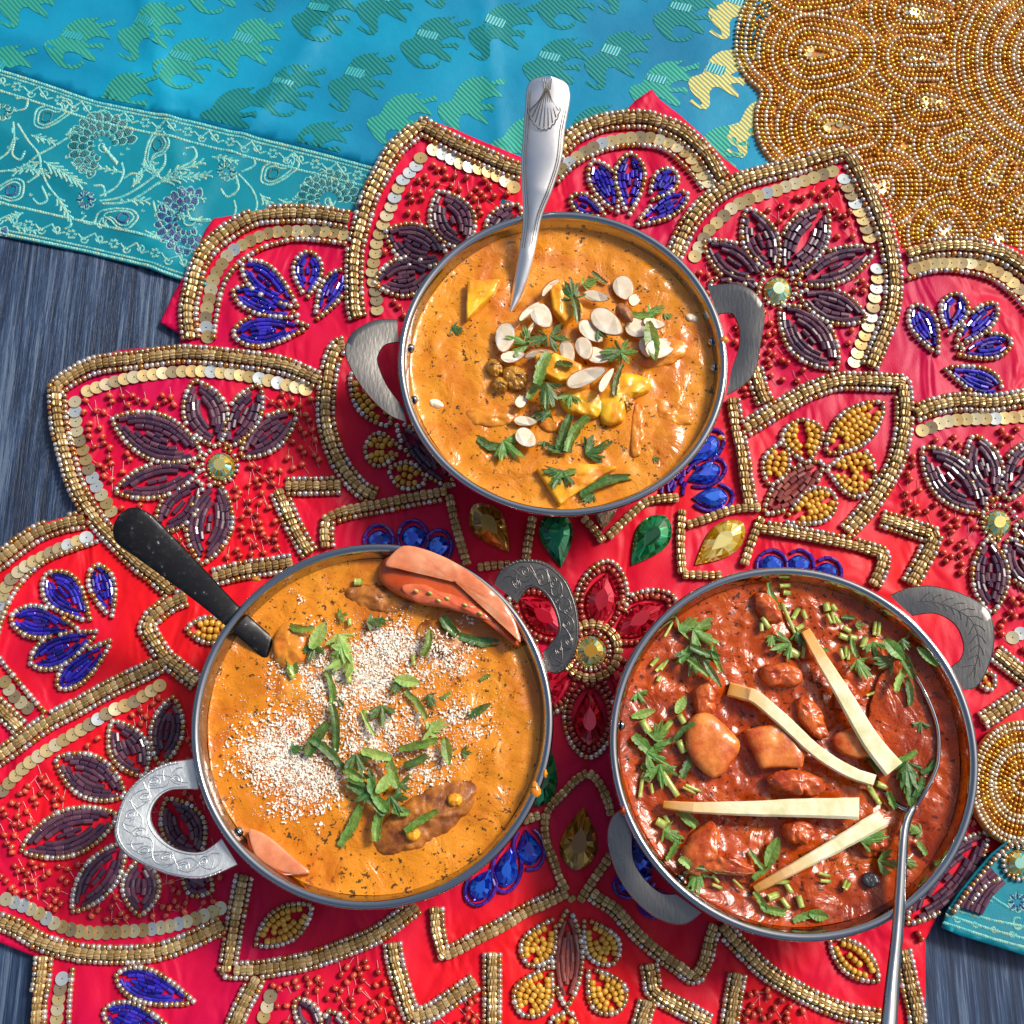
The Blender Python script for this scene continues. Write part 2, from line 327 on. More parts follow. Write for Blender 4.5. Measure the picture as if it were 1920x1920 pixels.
T['sequin'] = seq()
def merged(name, tmpl, mats_, rnds, mat, parent=None, smooth=True):
    v, f = T[tmpl]; n = len(mats_); M = np.array(mats_)            # n,3,4
    V = np.einsum('nij,vj->nvi', M[:, :, :3], v)+M[:, None, :, 3]
    ls = np.array([len(q) for q in f]); li = np.concatenate([np.array(q) for q in f])
    me = bpy.data.meshes.new(name); me.vertices.add(n*len(v)); me.vertices.foreach_set('co', V.reshape(-1).astype(np.float32))
    LI = (li[None, :]+(np.arange(n)*len(v))[:, None]).reshape(-1); me.loops.add(len(LI)); me.loops.foreach_set('vertex_index', LI.astype(np.int32))
    LS = np.tile(ls, n); me.polygons.add(len(LS)); me.polygons.foreach_set('loop_start', np.concatenate([[0], np.cumsum(LS)[:-1]]).astype(np.int32))
    me.update(calc_edges=True); me.validate()
    at = me.attributes.new('rnd', 'FLOAT', 'POINT'); at.data.foreach_set('value', np.repeat(np.array(rnds), len(v)).astype(np.float32))
    return link(name, me, mat, parent, smooth)

# ---- bowls' outlines in the photograph, to know what they hide
BOWLS = [dict(cx=1055, x=(745, 1365), y=(395, 968)), dict(cx=697, x=(357, 1038), y=(1018, 1707)), dict(cx=1489, x=(1143, 1835), y=(1062, 1767))]
for b_ in BOWLS:
    b_['u'] = sum(b_['x'])/2; b_['v'] = sum(b_['y'])/2; b_['a'] = (b_['x'][1]-b_['x'][0])/2; b_['b'] = (b_['y'][1]-b_['y'][0])/2
    top = P(b_['u'], b_['y'][0], ZR); bot = P(b_['u'], b_['y'][1], ZR); b_['c'] = Vector((top.x/2+bot.x/2, top.y/2+bot.y/2, 0))
    l_ = P(b_['x'][0], b_['v'], ZR); r_ = P(b_['x'][1], b_['v'], ZR)
    b_['R'] = ((r_-l_).length + (top-bot).length)/4; b_['c'].x = (l_.x+r_.x)/2
def under(u, v, inset=0):
    return any(((u-b_['u'])/(b_['a']-inset))**2+((v-b_['v'])/(b_['b']-inset))**2 < 1 for b_ in BOWLS)

class Beads:
    def __init__(s, name, tmpl, mat, sep): s.name, s.t, s.mat, s.sep = name, tmpl, mat, sep; s.it = []; s.grid = {}
    def near(s, u, v, r):
        k = int(r//20)+1; gx, gy = int(u//20), int(v//20)
        for i in range(gx-k, gx+k+1):
            for j in range(gy-k, gy+k+1):
                for (a, b_) in s.grid.get((i, j), ()):
                    if (a-u)**2+(b_-v)**2 < r*r: return True
        return False
    def add(s, u, v, ang, length, rad, h, lift=1., tilt=0., jitter=.06, zextra=0.):
        if not (-30 < u < 1950 and -30 < v < 1950) or under(u, v, 45): return False
        if s.near(u, v, s.sep): return False
        s.grid.setdefault((int(u//20), int(v//20)), []).append((u, v))
        sc = SC(u, v); p = P(u, v); q = P(u+math.cos(ang)*4, v+math.sin(ang)*4); wa = math.atan2(q.y-p.y, q.x-p.x)
        rj = 1+random.uniform(-jitter, jitter); R_ = rad*sc*rj
        z = h(p.x, p.y)+R_*lift+zextra
        M = Matrix.Translation((p.x, p.y, z)) @ Matrix.Rotation(wa+random.uniform(-.08, .08), 4, 'Z') @ Matrix.Rotation(tilt+random.uniform(-.06, .06), 4, 'Y') @ Matrix.Rotation(random.uniform(0, 6.28) if s.t not in ('sequin', 'stitch') else 0, 4, 'X') @ Matrix.Diagonal((length*sc*rj, R_, R_, 1))
        s.it.append((u, v, M, random.random())); return True
    def build(s, parent, single=300, uniq=True):
        if not s.it: return
        seen = [i for i, q in enumerate(s.it) if not under(q[0], q[1], -4) and 6 < q[0] < 1914 and 6 < q[1] < 1914]
        rest = set(range(len(s.it)))
        if single:
            seen.sort(key=lambda i: (s.it[i][0]-960)**2*.5+(s.it[i][1]-1500)**2)
            pick = seen if len(seen) <= single else seen[:single]
            if len(s.it) <= single: pick = list(rest)
            v, f = T[s.t]; me = None
            for i in pick:
                rest.discard(i)
                if me is None:
                    me = mesh(s.name, v, f); o = link(s.name, me, s.mat, parent, s.t in ('seed', 'round'))
                else:
                    o = bpy.data.objects.new(s.name, me); COL.objects.link(o); o.parent = parent
                o.matrix_local = s.it[i][2]
        rest = sorted(rest)
        if rest:
            o = merged(s.name+'_rest' if 0 else s.name, s.t, [np.array(s.it[i][2])[:3] for i in rest], [s.it[i][3] for i in rest], s.mat, parent, s.t in ('seed', 'round')); o['kind'] = 'stuff'

seed = Beads('seed_bead', 'seed', 'seed', 7.2); rib = Beads('ribbed_bead', 'ribbed', 'ribbed', 9.5); sqn = Beads('sequin', 'sequin', 'sequin', 8)
tube = Beads('purple_tube_bead', 'tube', 'tube', 6.9); rust = Beads('rust_tube_bead', 'tube', 'rust_tube', 6.9); blue = Beads('blue_tube_bead', 'tube', 'blue', 5.4)
purp = Beads('violet_tube_bead', 'tube', 'purple', 6); yel = Beads('yellow_bead', 'round', 'yellow', 8.5); coral = Beads('coral_bead', 'round', 'coral', 9); maro = Beads('rust_round_bead', 'round', 'maroon', 8.5)
ALLB = [seed, rib, sqn, tube, rust, blue, purp, yel, maro]
Q_SEED = []
def sstring(pl, step=10.0): Q_SEED.append((np.array(pl), step))
def rstring(pl, step=12.4, size=1.):
    p, a = resample(pl, step*size)
    for (u, v), an in zip(p, a): rib.add(u, v, an, 10.0*size, 9.2*size, h_red, .95)
def band(pl, a=True, b_=True, off=14.2):
    rstring(pl)
    if a: sstring(offset(pl, off))
    if b_: sstring(offset(pl, -off))
def sequins(pts, step=18, smooth=True):
    pl = cr(pts, 8); p, a = resample(pl, step)
    for (u, v), an in zip(p, a): sqn.add(u, v, an, 12.6, 12.6, h_red, .12, tilt=-.17, jitter=.03, zextra=.0006)
def petal(base, tip, width, kind, shape='leaf', outline=True, pad=9):
    width *= {'tube': 1.12, 'yellow': 1.12}.get(kind, 1.0)
    base = np.array(base, float); tip = np.array(tip, float); ax = tip-base; Ln = np.hypot(*ax); ax /= Ln; nx = np.array([-ax[1], ax[0]])
    hw = width/2-5.5
    def wf(s):
        s = min(max(s, 0), 1)
        return math.sin(math.pi*s)**.75 if shape == 'leaf' else (math.sin(math.pi*s**1.55)**.62 if s < .97 else math.sin(math.pi*.97**1.55)**.62*(1-s)/.03)
    bset, ln, rd, d = {'tube': (tube, 8.0, 5.0, 9.6), 'rust': (rust, 8.0, 5.0, 9.6), 'blue': (blue, 7.4, 3.9, 7.6), 'yellow': (yel, 8, 6.3, 12.2)}[kind]
    step = {'tube': 16.6, 'rust': 16.6, 'blue': 15.2, 'yellow': 11.2}[kind]
    pad_in = 5; Li = Ln-2*pad_in; b0 = base+ax*pad_in
    k = 0
    while True:
        inset = (k+.5)*d
        if inset > hw-d*.2: break
        for sg in ((1, -1)):
            pts = []
            for s in np.linspace(0, 1, 50):
                w = hw*wf(s)-inset
                if w > d*.42: pts.append(b0+ax*s*Li+nx*sg*w)
            if len(pts) > 3:
                p, a = resample(np.array(pts), step, random.uniform(-.3, .3))
                for q, an in zip(p, a): bset.add(q[0], q[1], an, ln, rd, h_red, .95, jitter=.05)
        k += 1
    left = hw-k*d
    pts = [b0+ax*s*Li for s in np.linspace(.02, .98, 50) if hw*wf(s)-k*d+d*.3 > 0] if left > -d*.3 else []
    if len(pts) > 3:
        p, a = resample(np.array(pts), step)
        for q, an in zip(p, a): bset.add(q[0], q[1], an, ln, rd, h_red, .95)
    if outline:
        hw2 = width/2-1; up = [base+ax*s*Ln+nx*hw2*wf(s) for s in np.linspace(0, 1, 40)]; dn = [base+ax*s*Ln-nx*hw2*wf(s) for s in np.linspace(1, 0, 40)]
        sstring(np.array(up+dn))

# ================================================================== setting
tv = [(-1.6, -1.3, 0), (1.6, -1.3, 0), (1.6, 1.7, 0), (-1.6, 1.7, 0), (-1.6, -1.3, -.04), (1.6, -1.3, -.04), (1.6, 1.7, -.04), (-1.6, 1.7, -.04)]
table = link('table_top', mesh('table_top', tv, [(0, 1, 2, 3), (4, 7, 6, 5), (0, 4, 5, 1), (1, 5, 6, 2), (2, 6, 7, 3), (3, 7, 4, 0)]), 'wood', smooth=False)
tag(table, 'dark weathered wooden table top under the cloths', None, kind='structure')

# ================================================================== turquoise silk cloth
silk = empty('silk_cloth', 'turquoise silk cloth woven with green elephants and a floral border, at top left', 'cloth')
def lerp(a, b_, s): return (a[0]+(b_[0]-a[0])*s, a[1]+(b_[1]-a[1])*s)
BT = [(-60, 105), (0, 126), (182, 185), (365, 222), (520, 262), (700, 310), (800, 340)]     # upper edge of the border
BB = [(-60, 418), (0, 438), (160, 470), (255, 494), (340, 523), (430, 552), (560, 590)]     # lower hem
body = sheet('silk_body', [(-60, -60), (1500, -60), (1500, 330), (1300, 380), (900, 380)]+BT[::-1], h_teal, 14, 'silk', silk)
bord = sheet('border', BT+[(760, 430), (650, 600)]+BB[::-1], h_teal, 12, 'silk_border', silk, zadd=.0003)
EA = [(390,410),(400,370),(440,350),(490,340),(510,320),(540,260),(570,220),(640,170),(720,150),(790,150),(870,140),(830,165),(800,180),(850,200),(910,190),(980,160),(1000,190),(985,215),(930,220),(870,240),(900,260),(930,290),(950,340),(890,320),(830,310),(760,340),(730,370),(780,380),(880,370),(895,400),(880,435),(850,410),(780,415),(740,410),(760,440),(830,490),(825,540),(780,530),(730,510),(700,480),(640,460),(590,460),(560,480),(550,530),(580,560),(640,570),(690,560),(700,540),(730,535),(730,560),(690,590),(640,600),(580,595),(530,580),(515,575),(490,550),(460,520),(430,480),(410,450)]
EB = [(1010,290),(1030,250),(1080,235),(1130,220),(1150,180),(1180,120),(1220,70),(1290,30),(1370,20),(1450,15),(1410,35),(1440,60),(1500,60),(1560,30),(1600,60),(1570,90),(1500,90),(1520,130),(1560,165),(1555,205),(1500,190),(1430,200),(1370,230),(1400,250),(1490,255),(1500,290),(1480,325),(1450,300),(1400,300),(1370,310),(1440,390),(1440,425),(1390,400),(1330,370),(1270,330),(1220,335),(1190,380),(1195,440),(1195,490),(1160,525),(1110,520),(1060,490),(1015,460),(1040,440),(1060,460),(1110,490),(1130,480),(1110,440),(1060,400),(1030,360),(1015,330)]
EA = (np.array(EA)-(690, 375))/4.571; EB = (np.array(EB)-(1305, 270))/4.571
SA = (np.array([(545, 255), (590, 262), (700, 285), (722, 300), (700, 352), (560, 318), (535, 300)])-(690, 375))/4.571
SB = (np.array([(1178, 125), (1330, 165), (1320, 215), (1290, 240), (1150, 195)])-(1305, 270))/4.571
EL = [('A',150,82,'g'),('B',285,60,'g'),('A',353,121,'g'),('B',470,90,'m'),('A',545,172,'d'),('B',680,155,'d'),('A',753,226,'m'),('A',816,82,'d'),('B',943,60,'d'),('B',885,200,'m'),('A',612,30,'d'),
      ('B',733,10,'d'),('A',1045,122,'d'),('A',1070,6,'d'),('B',1160,113,'d'),('A',1290,30,'d'),('B',1355,150,'y'),('B',1392,20,'y'),('A',1245,165,'m'),('B',60,0,'g'),('A',5,138,'m'),('A',233,190,'g'),('A',440,215,'d'),
      ('A',595,280,'d'),('A',985,268,'m'),('B',1425,240,'y'),('A',1110,250,'d'),('A',1350,285,'m'),('A',412,-22,'g'),('B',540,-34,'d'),('B',860,-40,'d'),('B',1185,-30,'d'),('B',1120,-45,'d')]
def clip_top(poly):              # cut an outline at the border's upper edge
    bt = np.array(BT); out = []
    for (x, y) in poly:
        lim = np.interp(x, bt[:, 0], bt[:, 1])-3 if x < 800 else 1e9
        out.append((x, min(y, lim)))
    q = [out[0]]
    for p in out[1:]:
        if math.hypot(p[0]-q[-1][0], p[1]-q[-1][1]) > 1.5: q.append(p)
    return q
def flatpoly(name, poly, mat, parent, zadd):
    ws = [P(u, v, .0015) for (u, v) in poly]; pts = np.array([(p.x, p.y) for p in ws])
    return sheet(name, poly, h_teal, 16, mat, parent, skirt=0, zref=.0015, zadd=zadd)
for (ty, x, y, c) in EL:
    o_ = (EA if ty == 'A' else EB)+(x, y); s_ = (SA if ty == 'A' else SB)+(x, y)
    if x < 720: o_ = np.array(clip_top(o_))
    if inpoly([(x, y)], [(1400, -60), (2000, -60), (2000, 400), (1440, 400)])[0]: continue
    try:
        e = flatpoly('woven_elephant', o_, {'g': 'thread_green', 'm': 'thread_green', 'd': 'thread_sheen_dark', 'y': 'thread_sheen_gold'}[c], silk, .00022)
        if y < 180: flatpoly('saddle', s_, 'thread_saddle', e, .00036)
    except Exception as ex: print('elephant', x, y, ex)
# border brocade, as raised stitches
st = Beads('brocade_stitching', 'stitch', 'thread_light', 2.0); stt = Beads('flower_filling', 'stitch', 'thread_teal', 2.2); stn = Beads('navy_flower_filling', 'stitch', 'thread_navy', 2.2)
def hz(x, y): return h_teal(x, y)+.0003
BORDER = np.array(BT+[(760, 430), (650, 600)]+BB[::-1])
def stitch(pl, w=3.2, step=4.6, twist=.5, B=None):
    p, a = resample(np.array(pl, float), step)
    if not len(p): return
    ok = inpoly(p, BORDER_NOW[0])
    for (u, v), an, k in zip(p, a, ok):
        if k: (B or st).add(u, v, an+twist, w*1.2+.8, w*1.55, BORDER_NOW[1], .1, jitter=.12)
BORDER_NOW = [BORDER, hz]
def bl(s, t_):                   # s along the border in px, t across 0..1
    bt, bb = np.array(BT), np.array(BB)
    x = s; y0 = np.interp(x, bt[:, 0], bt[:, 1]); x1 = x-75*t_; y1 = np.interp(x1, bb[:, 0], bb[:, 1])
    return (x+(x1-x)*t_, y0+(y1-y0)*t_)
for tt in (.012, .135, .80, .985):
    stitch([bl(s, tt) for s in range(-60, 800, 20)], 3.4, 5.2, .45)
    if tt in (.012, .985): stitch([bl(s, tt+(.022 if tt < .5 else -.025)) for s in range(-60, 800, 20)], 2.6, 5.2, -.45)
def spiral(c, r, a0, turns, sg=1, n=20): return [(c[0]+r*(1-k/n*.8)*math.cos(a0+sg*turns*6.28*k/n), c[1]+r*(1-k/n*.8)*math.sin(a0+sg*turns*6.28*k/n)) for k in range(n+1)]
for tt in (.075, .895):
    for s in range(-50, 800, 80):
        c = bl(s, tt)
        for k in range(6): stitch(spiral((c[0]+7*math.cos(k*1.047), c[1]+7*math.sin(k*1.047)), 2.8, 0, .9), 1.8, 2.6)
        c2 = bl(s+36, tt); stitch([bl(s+12, tt-.01), bl(s+24, tt+.02), bl(s+40, tt-.035), bl(s+56, tt+.02), bl(s+68, tt)], 2.3, 3.6); stitch(spiral(bl(s+26, tt+.02), 8, 0, 1.1), 2.2, 3.2); stitch(spiral(bl(s+52, tt-.01), 8, 3.1, 1.1, -1), 2.2, 3.2)
def chrys(c, sdir, fillB, R=66):
    for (r0, r1, n) in ((.70, 1.0, 15), (.47, .72, 12), (.28, .46, 10)):
        for k in range(n):
            a = sdir+math.pi+(k-(n-1)/2)*(4.3/n); w = 4.3/n*.5*(r0+r1)/2*R
            b0 = np.array([math.cos(a), math.sin(a)]); nn = np.array([-b0[1], b0[0]]); c_ = np.array(c)
            pl = [c_+b0*R*r0-nn*w*.8, c_+b0*R*(r0+r1)/2-nn*w, c_+b0*R*r1, c_+b0*R*(r0+r1)/2+nn*w, c_+b0*R*r0+nn*w*.8]
            stitch(cr(pl, 4), 1.6, 2.6)
            for q in range(4): stitch([c_+b0*R*(r0+.03)+nn*w*(-.6+.4*q), c_+b0*R*(r1-.06)+nn*w*(-.45+.3*q)], 2.6, 3.2, 0, fillB)
    stitch(spiral(c, R*.2, 0, 1), 2, 3); stitch([c, (c[0]+math.cos(sdir)*R*.6, c[1]+math.sin(sdir)*R*.6)], 5, 4)
def floret(c, fillB, R=20):
    for k in range(8):
        a = k*.785; stitch(spiral((c[0]+R*.62*math.cos(a), c[1]+R*.62*math.sin(a)), R*.3, 0, .95), 1.8, 2.6); stitch([(c[0]+R*.35*math.cos(a), c[1]+R*.35*math.sin(a)), (c[0]+R*.8*math.cos(a), c[1]+R*.8*math.sin(a))], 3, 3, 0, fillB)
def paisley(c, ang, s=1., fillB=None):
    base = [(-26, 4), (-18, -16), (2, -20), (20, -12), (34, -12), (40, -24), (32, -32), (46, -26), (46, -8), (30, 4), (12, 14), (-10, 20), (-24, 14)]
    ca, sa = math.cos(ang), math.sin(ang); tr = lambda q, k: (c[0]+s*k*(q[0]*ca-q[1]*sa), c[1]+s*k*(q[0]*sa+q[1]*ca))
    stitch(cr([tr(q, 1) for q in base], 5, True), 2.6, 3.8); stitch(cr([tr(q, .72) for q in base], 5, True), 2.2, 3.6); stitch(cr([tr(q, .42) for q in base[:4]+base[10:]], 5, True), 2.6, 3.4, 0, fillB or stt)
def fern(a, b_, n=7, ln=24, sg=1):
    a = np.array(a, float); b_ = np.array(b_, float); d = (b_-a)/np.hypot(*(b_-a)); nn = np.array([-d[1], d[0]]); stitch([a, b_], 2.6, 4)
    for k in range(n):
        o = a+(b_-a)*(k+.5)/n
        for s_ in (1, -1):
            e = o+d*ln*.8+nn*s_*ln*.5*(1-k/n*.5); stitch(cr([o, (o+e)/2+d*2, e], 4), 2.8, 3.4)
def curve(*pts): stitch(cr(pts, 6), 3., 4.2)
chrys((190, 270), math.radians(50), stt); chrys((352, 412), math.radians(-5), stn); chrys((615, 372), math.radians(60), stt, 60); chrys((-20, 480), 0, stn)
floret((159, 371), stn); floret((423, 318), stt); floret((2, 206), stt); floret((560, 420), stn)
paisley((87, 216), -.1); paisley((292, 268), 2.3); paisley((228, 405), 3.5, 1, stn); paisley((513, 322), -.1); paisley((16, 352), 3.0, 1, stn); paisley((690, 380), 1.0)
curve((185, 365), (215, 345), (228, 320), (225, 300)); curve((185, 375), (230, 362), (280, 330), (305, 305), (308, 285)); curve((190, 380), (240, 372), (290, 340)); curve((290, 340), (340, 310), (365, 290), (360, 272), (345, 275))
curve((228, 330), (245, 320), (262, 325), (255, 335)); curve((30, 228), (50, 260), (72, 290), (70, 320), (48, 338)); curve((22, 225), (25, 260), (20, 285), (35, 295), (45, 280)); curve((72, 300), (85, 340), (115, 380), (130, 415), (118, 425))
curve((195, 365), (190, 345), (172, 345)); curve((20, 205), (45, 200), (48, 182), (28, 182)); curve((180, 398), (170, 415), (150, 410), (158, 400)); curve((445, 322), (470, 350), (480, 375), (478, 392)); curve((440, 325), (445, 350), (425, 365), (412, 350)); curve((450, 318), (475, 305), (470, 290), (450, 290)); curve((75, 345), (85, 370), (70, 378), (58, 368))
fern((80, 300), (145, 340)); fern((75, 300), (25, 318), 4, 18); fern((100, 360), (125, 400), 4, 18); fern((300, 335), (385, 325), 7, 22); fern((300, 330), (375, 300), 5, 18); fern((300, 330), (272, 305), 4, 16); fern((235, 370), (270, 372), 3, 18); fern((485, 360), (520, 400), 5, 18); fern((55, 250), (95, 262), 4, 16); fern((225, 318), (185, 310), 3, 14); fern((560, 350), (600, 320), 4, 14); fern((640, 430), (680, 420), 4, 14)
for (dx, dy) in ((212, 72), (-205, -62), (425, 150)):
    c_ = lambda *q: curve(*[(a+dx, b_+dy) for a, b_ in q])
    c_((185, 365), (215, 345), (228, 320), (225, 300)); c_((190, 380), (240, 372), (290, 340), (340, 310)); c_((72, 300), (85, 340), (115, 380), (130, 415)); c_((165, 330), (150, 340), (140, 325), (152, 318)); fern((80+dx, 300+dy), (130+dx, 335+dy), 6, 18); fern((250+dx, 372+dy), (290+dx, 385+dy), 4, 16)
for (a, b_) in (((120, 250), (150, 235)), ((20, 420), (60, 430)), ((330, 350), (380, 372)), ((245, 345), (262, 318)), ((395, 290), (440, 300)), ((470, 420), (520, 440)), ((130, 300), (165, 318)), ((40, 395), (10, 405)), ((270, 430), (310, 450)), ((520, 370), (556, 385)), ((600, 330), (640, 345))): fern(a, b_, 4, 13)
for k in range(60):
    q = bl(random.uniform(-40, 700), random.uniform(.18, .75)); stitch(spiral(q, 3, 0, .9), 1.6, 2.6)
stt.build(silk, 0); stn.build(silk, 0); st.build(silk, 0)

RED = [(300, 603), (328, 545), (352, 505), (368, 470), (385, 430), (400, 410), (440, 402), (530, 385), (620, 388), (672, 402), (676, 360), (705, 305), (745, 255), (791, 221), (850, 240), (926, 274), (985, 297), (1040, 262), (1080, 235), (1130, 216), (1172, 210), (1190, 190), (1222, 168), (1236, 186), (1275, 215), (1320, 255), (1360, 300), (1392, 325), (1430, 312), (1500, 292), (1592, 268), (1630, 325), (1668, 400), (1692, 468), (1750, 450), (1850, 448), (1900, 462), (1990, 500),
       (1990, 1560), (1850, 1600), (1770, 1690), (1735, 1760), (1735, 1990), (52, 1990), (62, 1850), (68, 1795), (-5, 1765), (-60, 1740), (-60, 1050), (0, 1030), (70, 984), (150, 960), (128, 915), (100, 830), (88, 760), (96, 715), (150, 678), (230, 655), (336, 648), (336, 625)]
# ================================================================== gold beaded mat (top right)
goldm = empty('gold_beaded_mat', 'gold and silver beaded placemat with scalloped edge at the upper right corner', 'placemat', (P(1985, 110).x, P(1985, 110).y, .002))
gs = Beads('gold_seed_bead', 'seed', 'gold_seed', 6.2); ss = Beads('silver_seed_bead', 'seed', 'silver_seed', 6.2)
SCAL = [(1470, -60), (1405, -30), (1395, 0), (1384, 25), (1377, 60), (1376, 100), (1386, 128), (1402, 150), (1424, 172), (1416, 200), (1414, 232), (1420, 262), (1432, 285), (1450, 305), (1475, 325)]
GP = cr(SCAL, 5)
gpoly = [tuple(p) for p in GP]+[(1500, 420), (1600, 520), (1960, 620), (1960, -60)]
def h_gt(x, y): return h_gold(x, y)-.0006
child(sheet('mat_fabric', gpoly, h_gt, 16, 'gold_fabric'), goldm); GM = [o for o in goldm.children][0]
def tear(c, tip, r, n=36):
    c = np.array(c, float); d = np.array(tip, float)-c; Ln = np.hypot(*d); d /= Ln; nn = np.array([-d[1], d[0]]); out = []
    for k in range(n):
        a = 2*math.pi*k/n; cx_ = math.cos(a); w = math.sin(a)
        if cx_ > 0: out.append(c+d*Ln*cx_+nn*r*w*(1-cx_)**.55)
        else: out.append(c+d*r*cx_+nn*r*w)
    return np.array(out)
MOT = [tear((1520, 98), (1580, 98), 12), tear((1555, 235), (1618, 238), 12), tear((1505, -50), (1570, -45), 12), tear((1705, 105), (1768, 112), 7), tear((1735, 190), (1772, 192), 7), tear((1700, 22), (1762, 30), 8), tear((1780, 268), (1815, 250), 6),
       tear((1858, 335), (1880, 300), 7), tear((1655, 350), (1665, 338), 14), tear((1775, 437), (1778, 420), 12), tear((1870, 460), (1880, 435), 9), tear((1600, 520), (1608, 500), 8), tear((1915, 390), (1925, 370), 8)]
CIRC = (1985, 110)
def dmot(p, M):
    d = np.hypot(M[:, 0]-p[0], M[:, 1]-p[1]).min()
    return d if not inpoly([p], M)[0] else -d
def gdist(p): return [dmot(p, M) for M in MOT]+[abs(math.hypot(p[0]-CIRC[0], p[1]-CIRC[1])-0)-188]
STEP = 8.6
def edge_d(p): return np.hypot(GP[:, 0]-p[0], GP[:, 1]-p[1]).min()
gp_in = np.array(gpoly)
def put(B, u, v, an): 
    if inpoly([(u, v)], gp_in)[0] and not inpoly([(u, v)], RED)[0]: B.add(u, v, an, 4.7, 4.2, h_gt, .95, jitter=.14)
for k in range(4):
    pl = offset(GP, -(5+k*STEP)); p, a = resample(pl, 8.2)
    for (u, v), an in zip(p, a): put(ss if k in (0, 2) else gs, u, v, an)
def pd(Q, M):                    # distance of many points to a motif's outline
    A, B2 = M, np.roll(M, -1, 0); d = B2-A; L2 = (d**2).sum(1)+1e-9
    t_ = np.clip(((Q[:, None]-A[None])*d[None]).sum(2)/L2[None], 0, 1); r_ = A[None]+d[None]*t_[:, :, None]
    dd = np.sqrt(((Q[:, None]-r_)**2).sum(2)).min(1); return np.where(inpoly(Q, M), -dd, dd)
for mi, M in enumerate(MOT+[None]):
    for k in range(0, 22):
        if M is not None:
            c0 = M.mean(0); th = np.linspace(0, 2*math.pi, 161); D = np.stack([np.cos(th), np.sin(th)], 1); lo = np.zeros(161); hi = np.full(161, 320.)
            for _ in range(13):
                mid = (lo+hi)/2; dd = pd(c0+D*mid[:, None], M); lo = np.where(dd < k*STEP, mid, lo); hi = np.where(dd < k*STEP, hi, mid)
            pl2 = c0+D*lo[:, None]
        else:
            if k > 7: break
            pl2 = np.array([(CIRC[0]+(188+k*STEP)*math.cos(a), CIRC[1]+(188+k*STEP)*math.sin(a)) for a in np.linspace(0, 6.283, 240)])
        p, a = resample(pl2, 8.2)
        if not len(p): continue
        ALLD = np.stack([pd(p, m_) for m_ in MOT]+[np.abs(np.hypot(p[:, 0]-CIRC[0], p[:, 1]-CIRC[1]))-188]); mn = ALLD.min(0)
        for q, ((u, v), an) in enumerate(zip(p, a)):
            if not (1370 < u < 1930 and -10 < v < 600) or edge_d((u, v)) < 4*STEP+1 or ALLD[mi, q] > mn[q]+STEP*.45: continue
            put(ss if k % 3 == 1 else gs, u, v, an)
for k in range(1, 22):
    r_ = 188-k*STEP
    if r_ < 30: break
    pl2 = np.array([(CIRC[0]+r_*math.cos(a), CIRC[1]+r_*math.sin(a)) for a in np.linspace(0, 6.283, 120)]); p, a = resample(pl2, 8.2)
    for (u, v), an in zip(p, a): put(ss if (k//2) % 2 == 0 else gs, u, v, an)
gsq = Beads('small_sequin', 'sequin', 'sequin', 4)
for M in MOT:
    for _ in range(14):
        q = M[random.randrange(len(M))]*.7+M.mean(0)*.3; gsq.add(q[0], q[1], random.random()*6, 7, 7, h_gt, .2, tilt=random.uniform(-.5, .5), zextra=.0008)
for B in (gs, ss, gsq):
    n0 = set(COL.objects); B.build(None)
    for o in set(COL.objects)-n0:
        o.parent = goldm; o.matrix_parent_inverse = Matrix.Translation(goldm.location).inverted()

# ================================================================== red beaded mat
red = empty('red_beaded_mat', 'large red satin flower shaped mat with beads, sequins and gems under the three bowls', 'placemat')
sheet('satin_base', RED, h_red, 9, 'satin', red, skirt=.0022)
# --- double bands of ribbed beads with seed beads on both sides
band(runs([(359,638),(354,590),(361,547),(372,503),(397,463),(437,430),(481,408),(529,403),(583,403),(656,416)]))
sstring(runs([(401,638),(408,590),(419,540),(445,500),(485,470),(529,455),(569,450),(652,459)]))
sequins([(392,641),(386,601),(394,558),(401,525),(416,499),(434,474),(470,452),(510,437),(565,434),(616,437),(652,443)])
band(runs([(598,717),(529,687),(437,673),(365,666),(328,666),(255,677),(182,687),(139,706),(109,728)],[(109,728),(109,760),(113,804),(126,855),(138,899),(157,939),(182,976),(208,1005),(255,1052),(292,1081),(325,1112)]))
sequins([(583,735),(547,726),(492,711),(437,702),(383,697),(328,698),(284,704),(241,711),(193,724),(157,737)]); sequins([(141,745),(142,782),(146,815),(157,848),(168,884),(186,921),(204,950),(213,968)])
band(runs([(352,1120),(321,1132),(284,1161)],[(284,1161),(277,1180)],[(277,1180),(292,1205),(313,1234),(339,1256),(372,1282)]))
band(runs([(648,651),(634,655),(622,684),(616,717),(612,753),(612,790),(620,826),(634,862),(656,895),(682,921),(706,932)]))
band(runs([(612,1030),(609,1001),(612,975)],[(612,975),(640,962),(693,950),(760,937),(838,922)]), True, False)
band(runs([(536,914),(600,912),(640,910)])); band(runs([(523,921),(535,950),(551,986),(569,1019),(583,1040)]))
band(runs([(400,1084),(456,1070),(503,1063),(550,1056)]))
band(runs([(-20,1060),(0,1052),(29,1030),(73,1001),(120,983),(160,975)])); sequins([(171,1005),(131,1023),(91,1041),(55,1059),(29,1078),(11,1103),(4,1129),(-8,1160)])
sstring(runs([(197,1012),(146,1030),(91,1052),(55,1078),(29,1110),(11,1147),(0,1183),(-2,1227),(36,1278),(58,1304),(88,1338)])); sequins([(7,1271),(18,1293),(33,1311),(60,1333)]); band(runs([(-10,1318),(22,1348),(40,1366)]))
band(runs([(312,1240),(273,1260),(219,1286),(146,1326),(91,1355),(36,1395),(-20,1434)])); sequins([(308,1281),(277,1300),(248,1318),(211,1333),(182,1351),(146,1373),(109,1395),(66,1424),(36,1450),(0,1490)], 19)
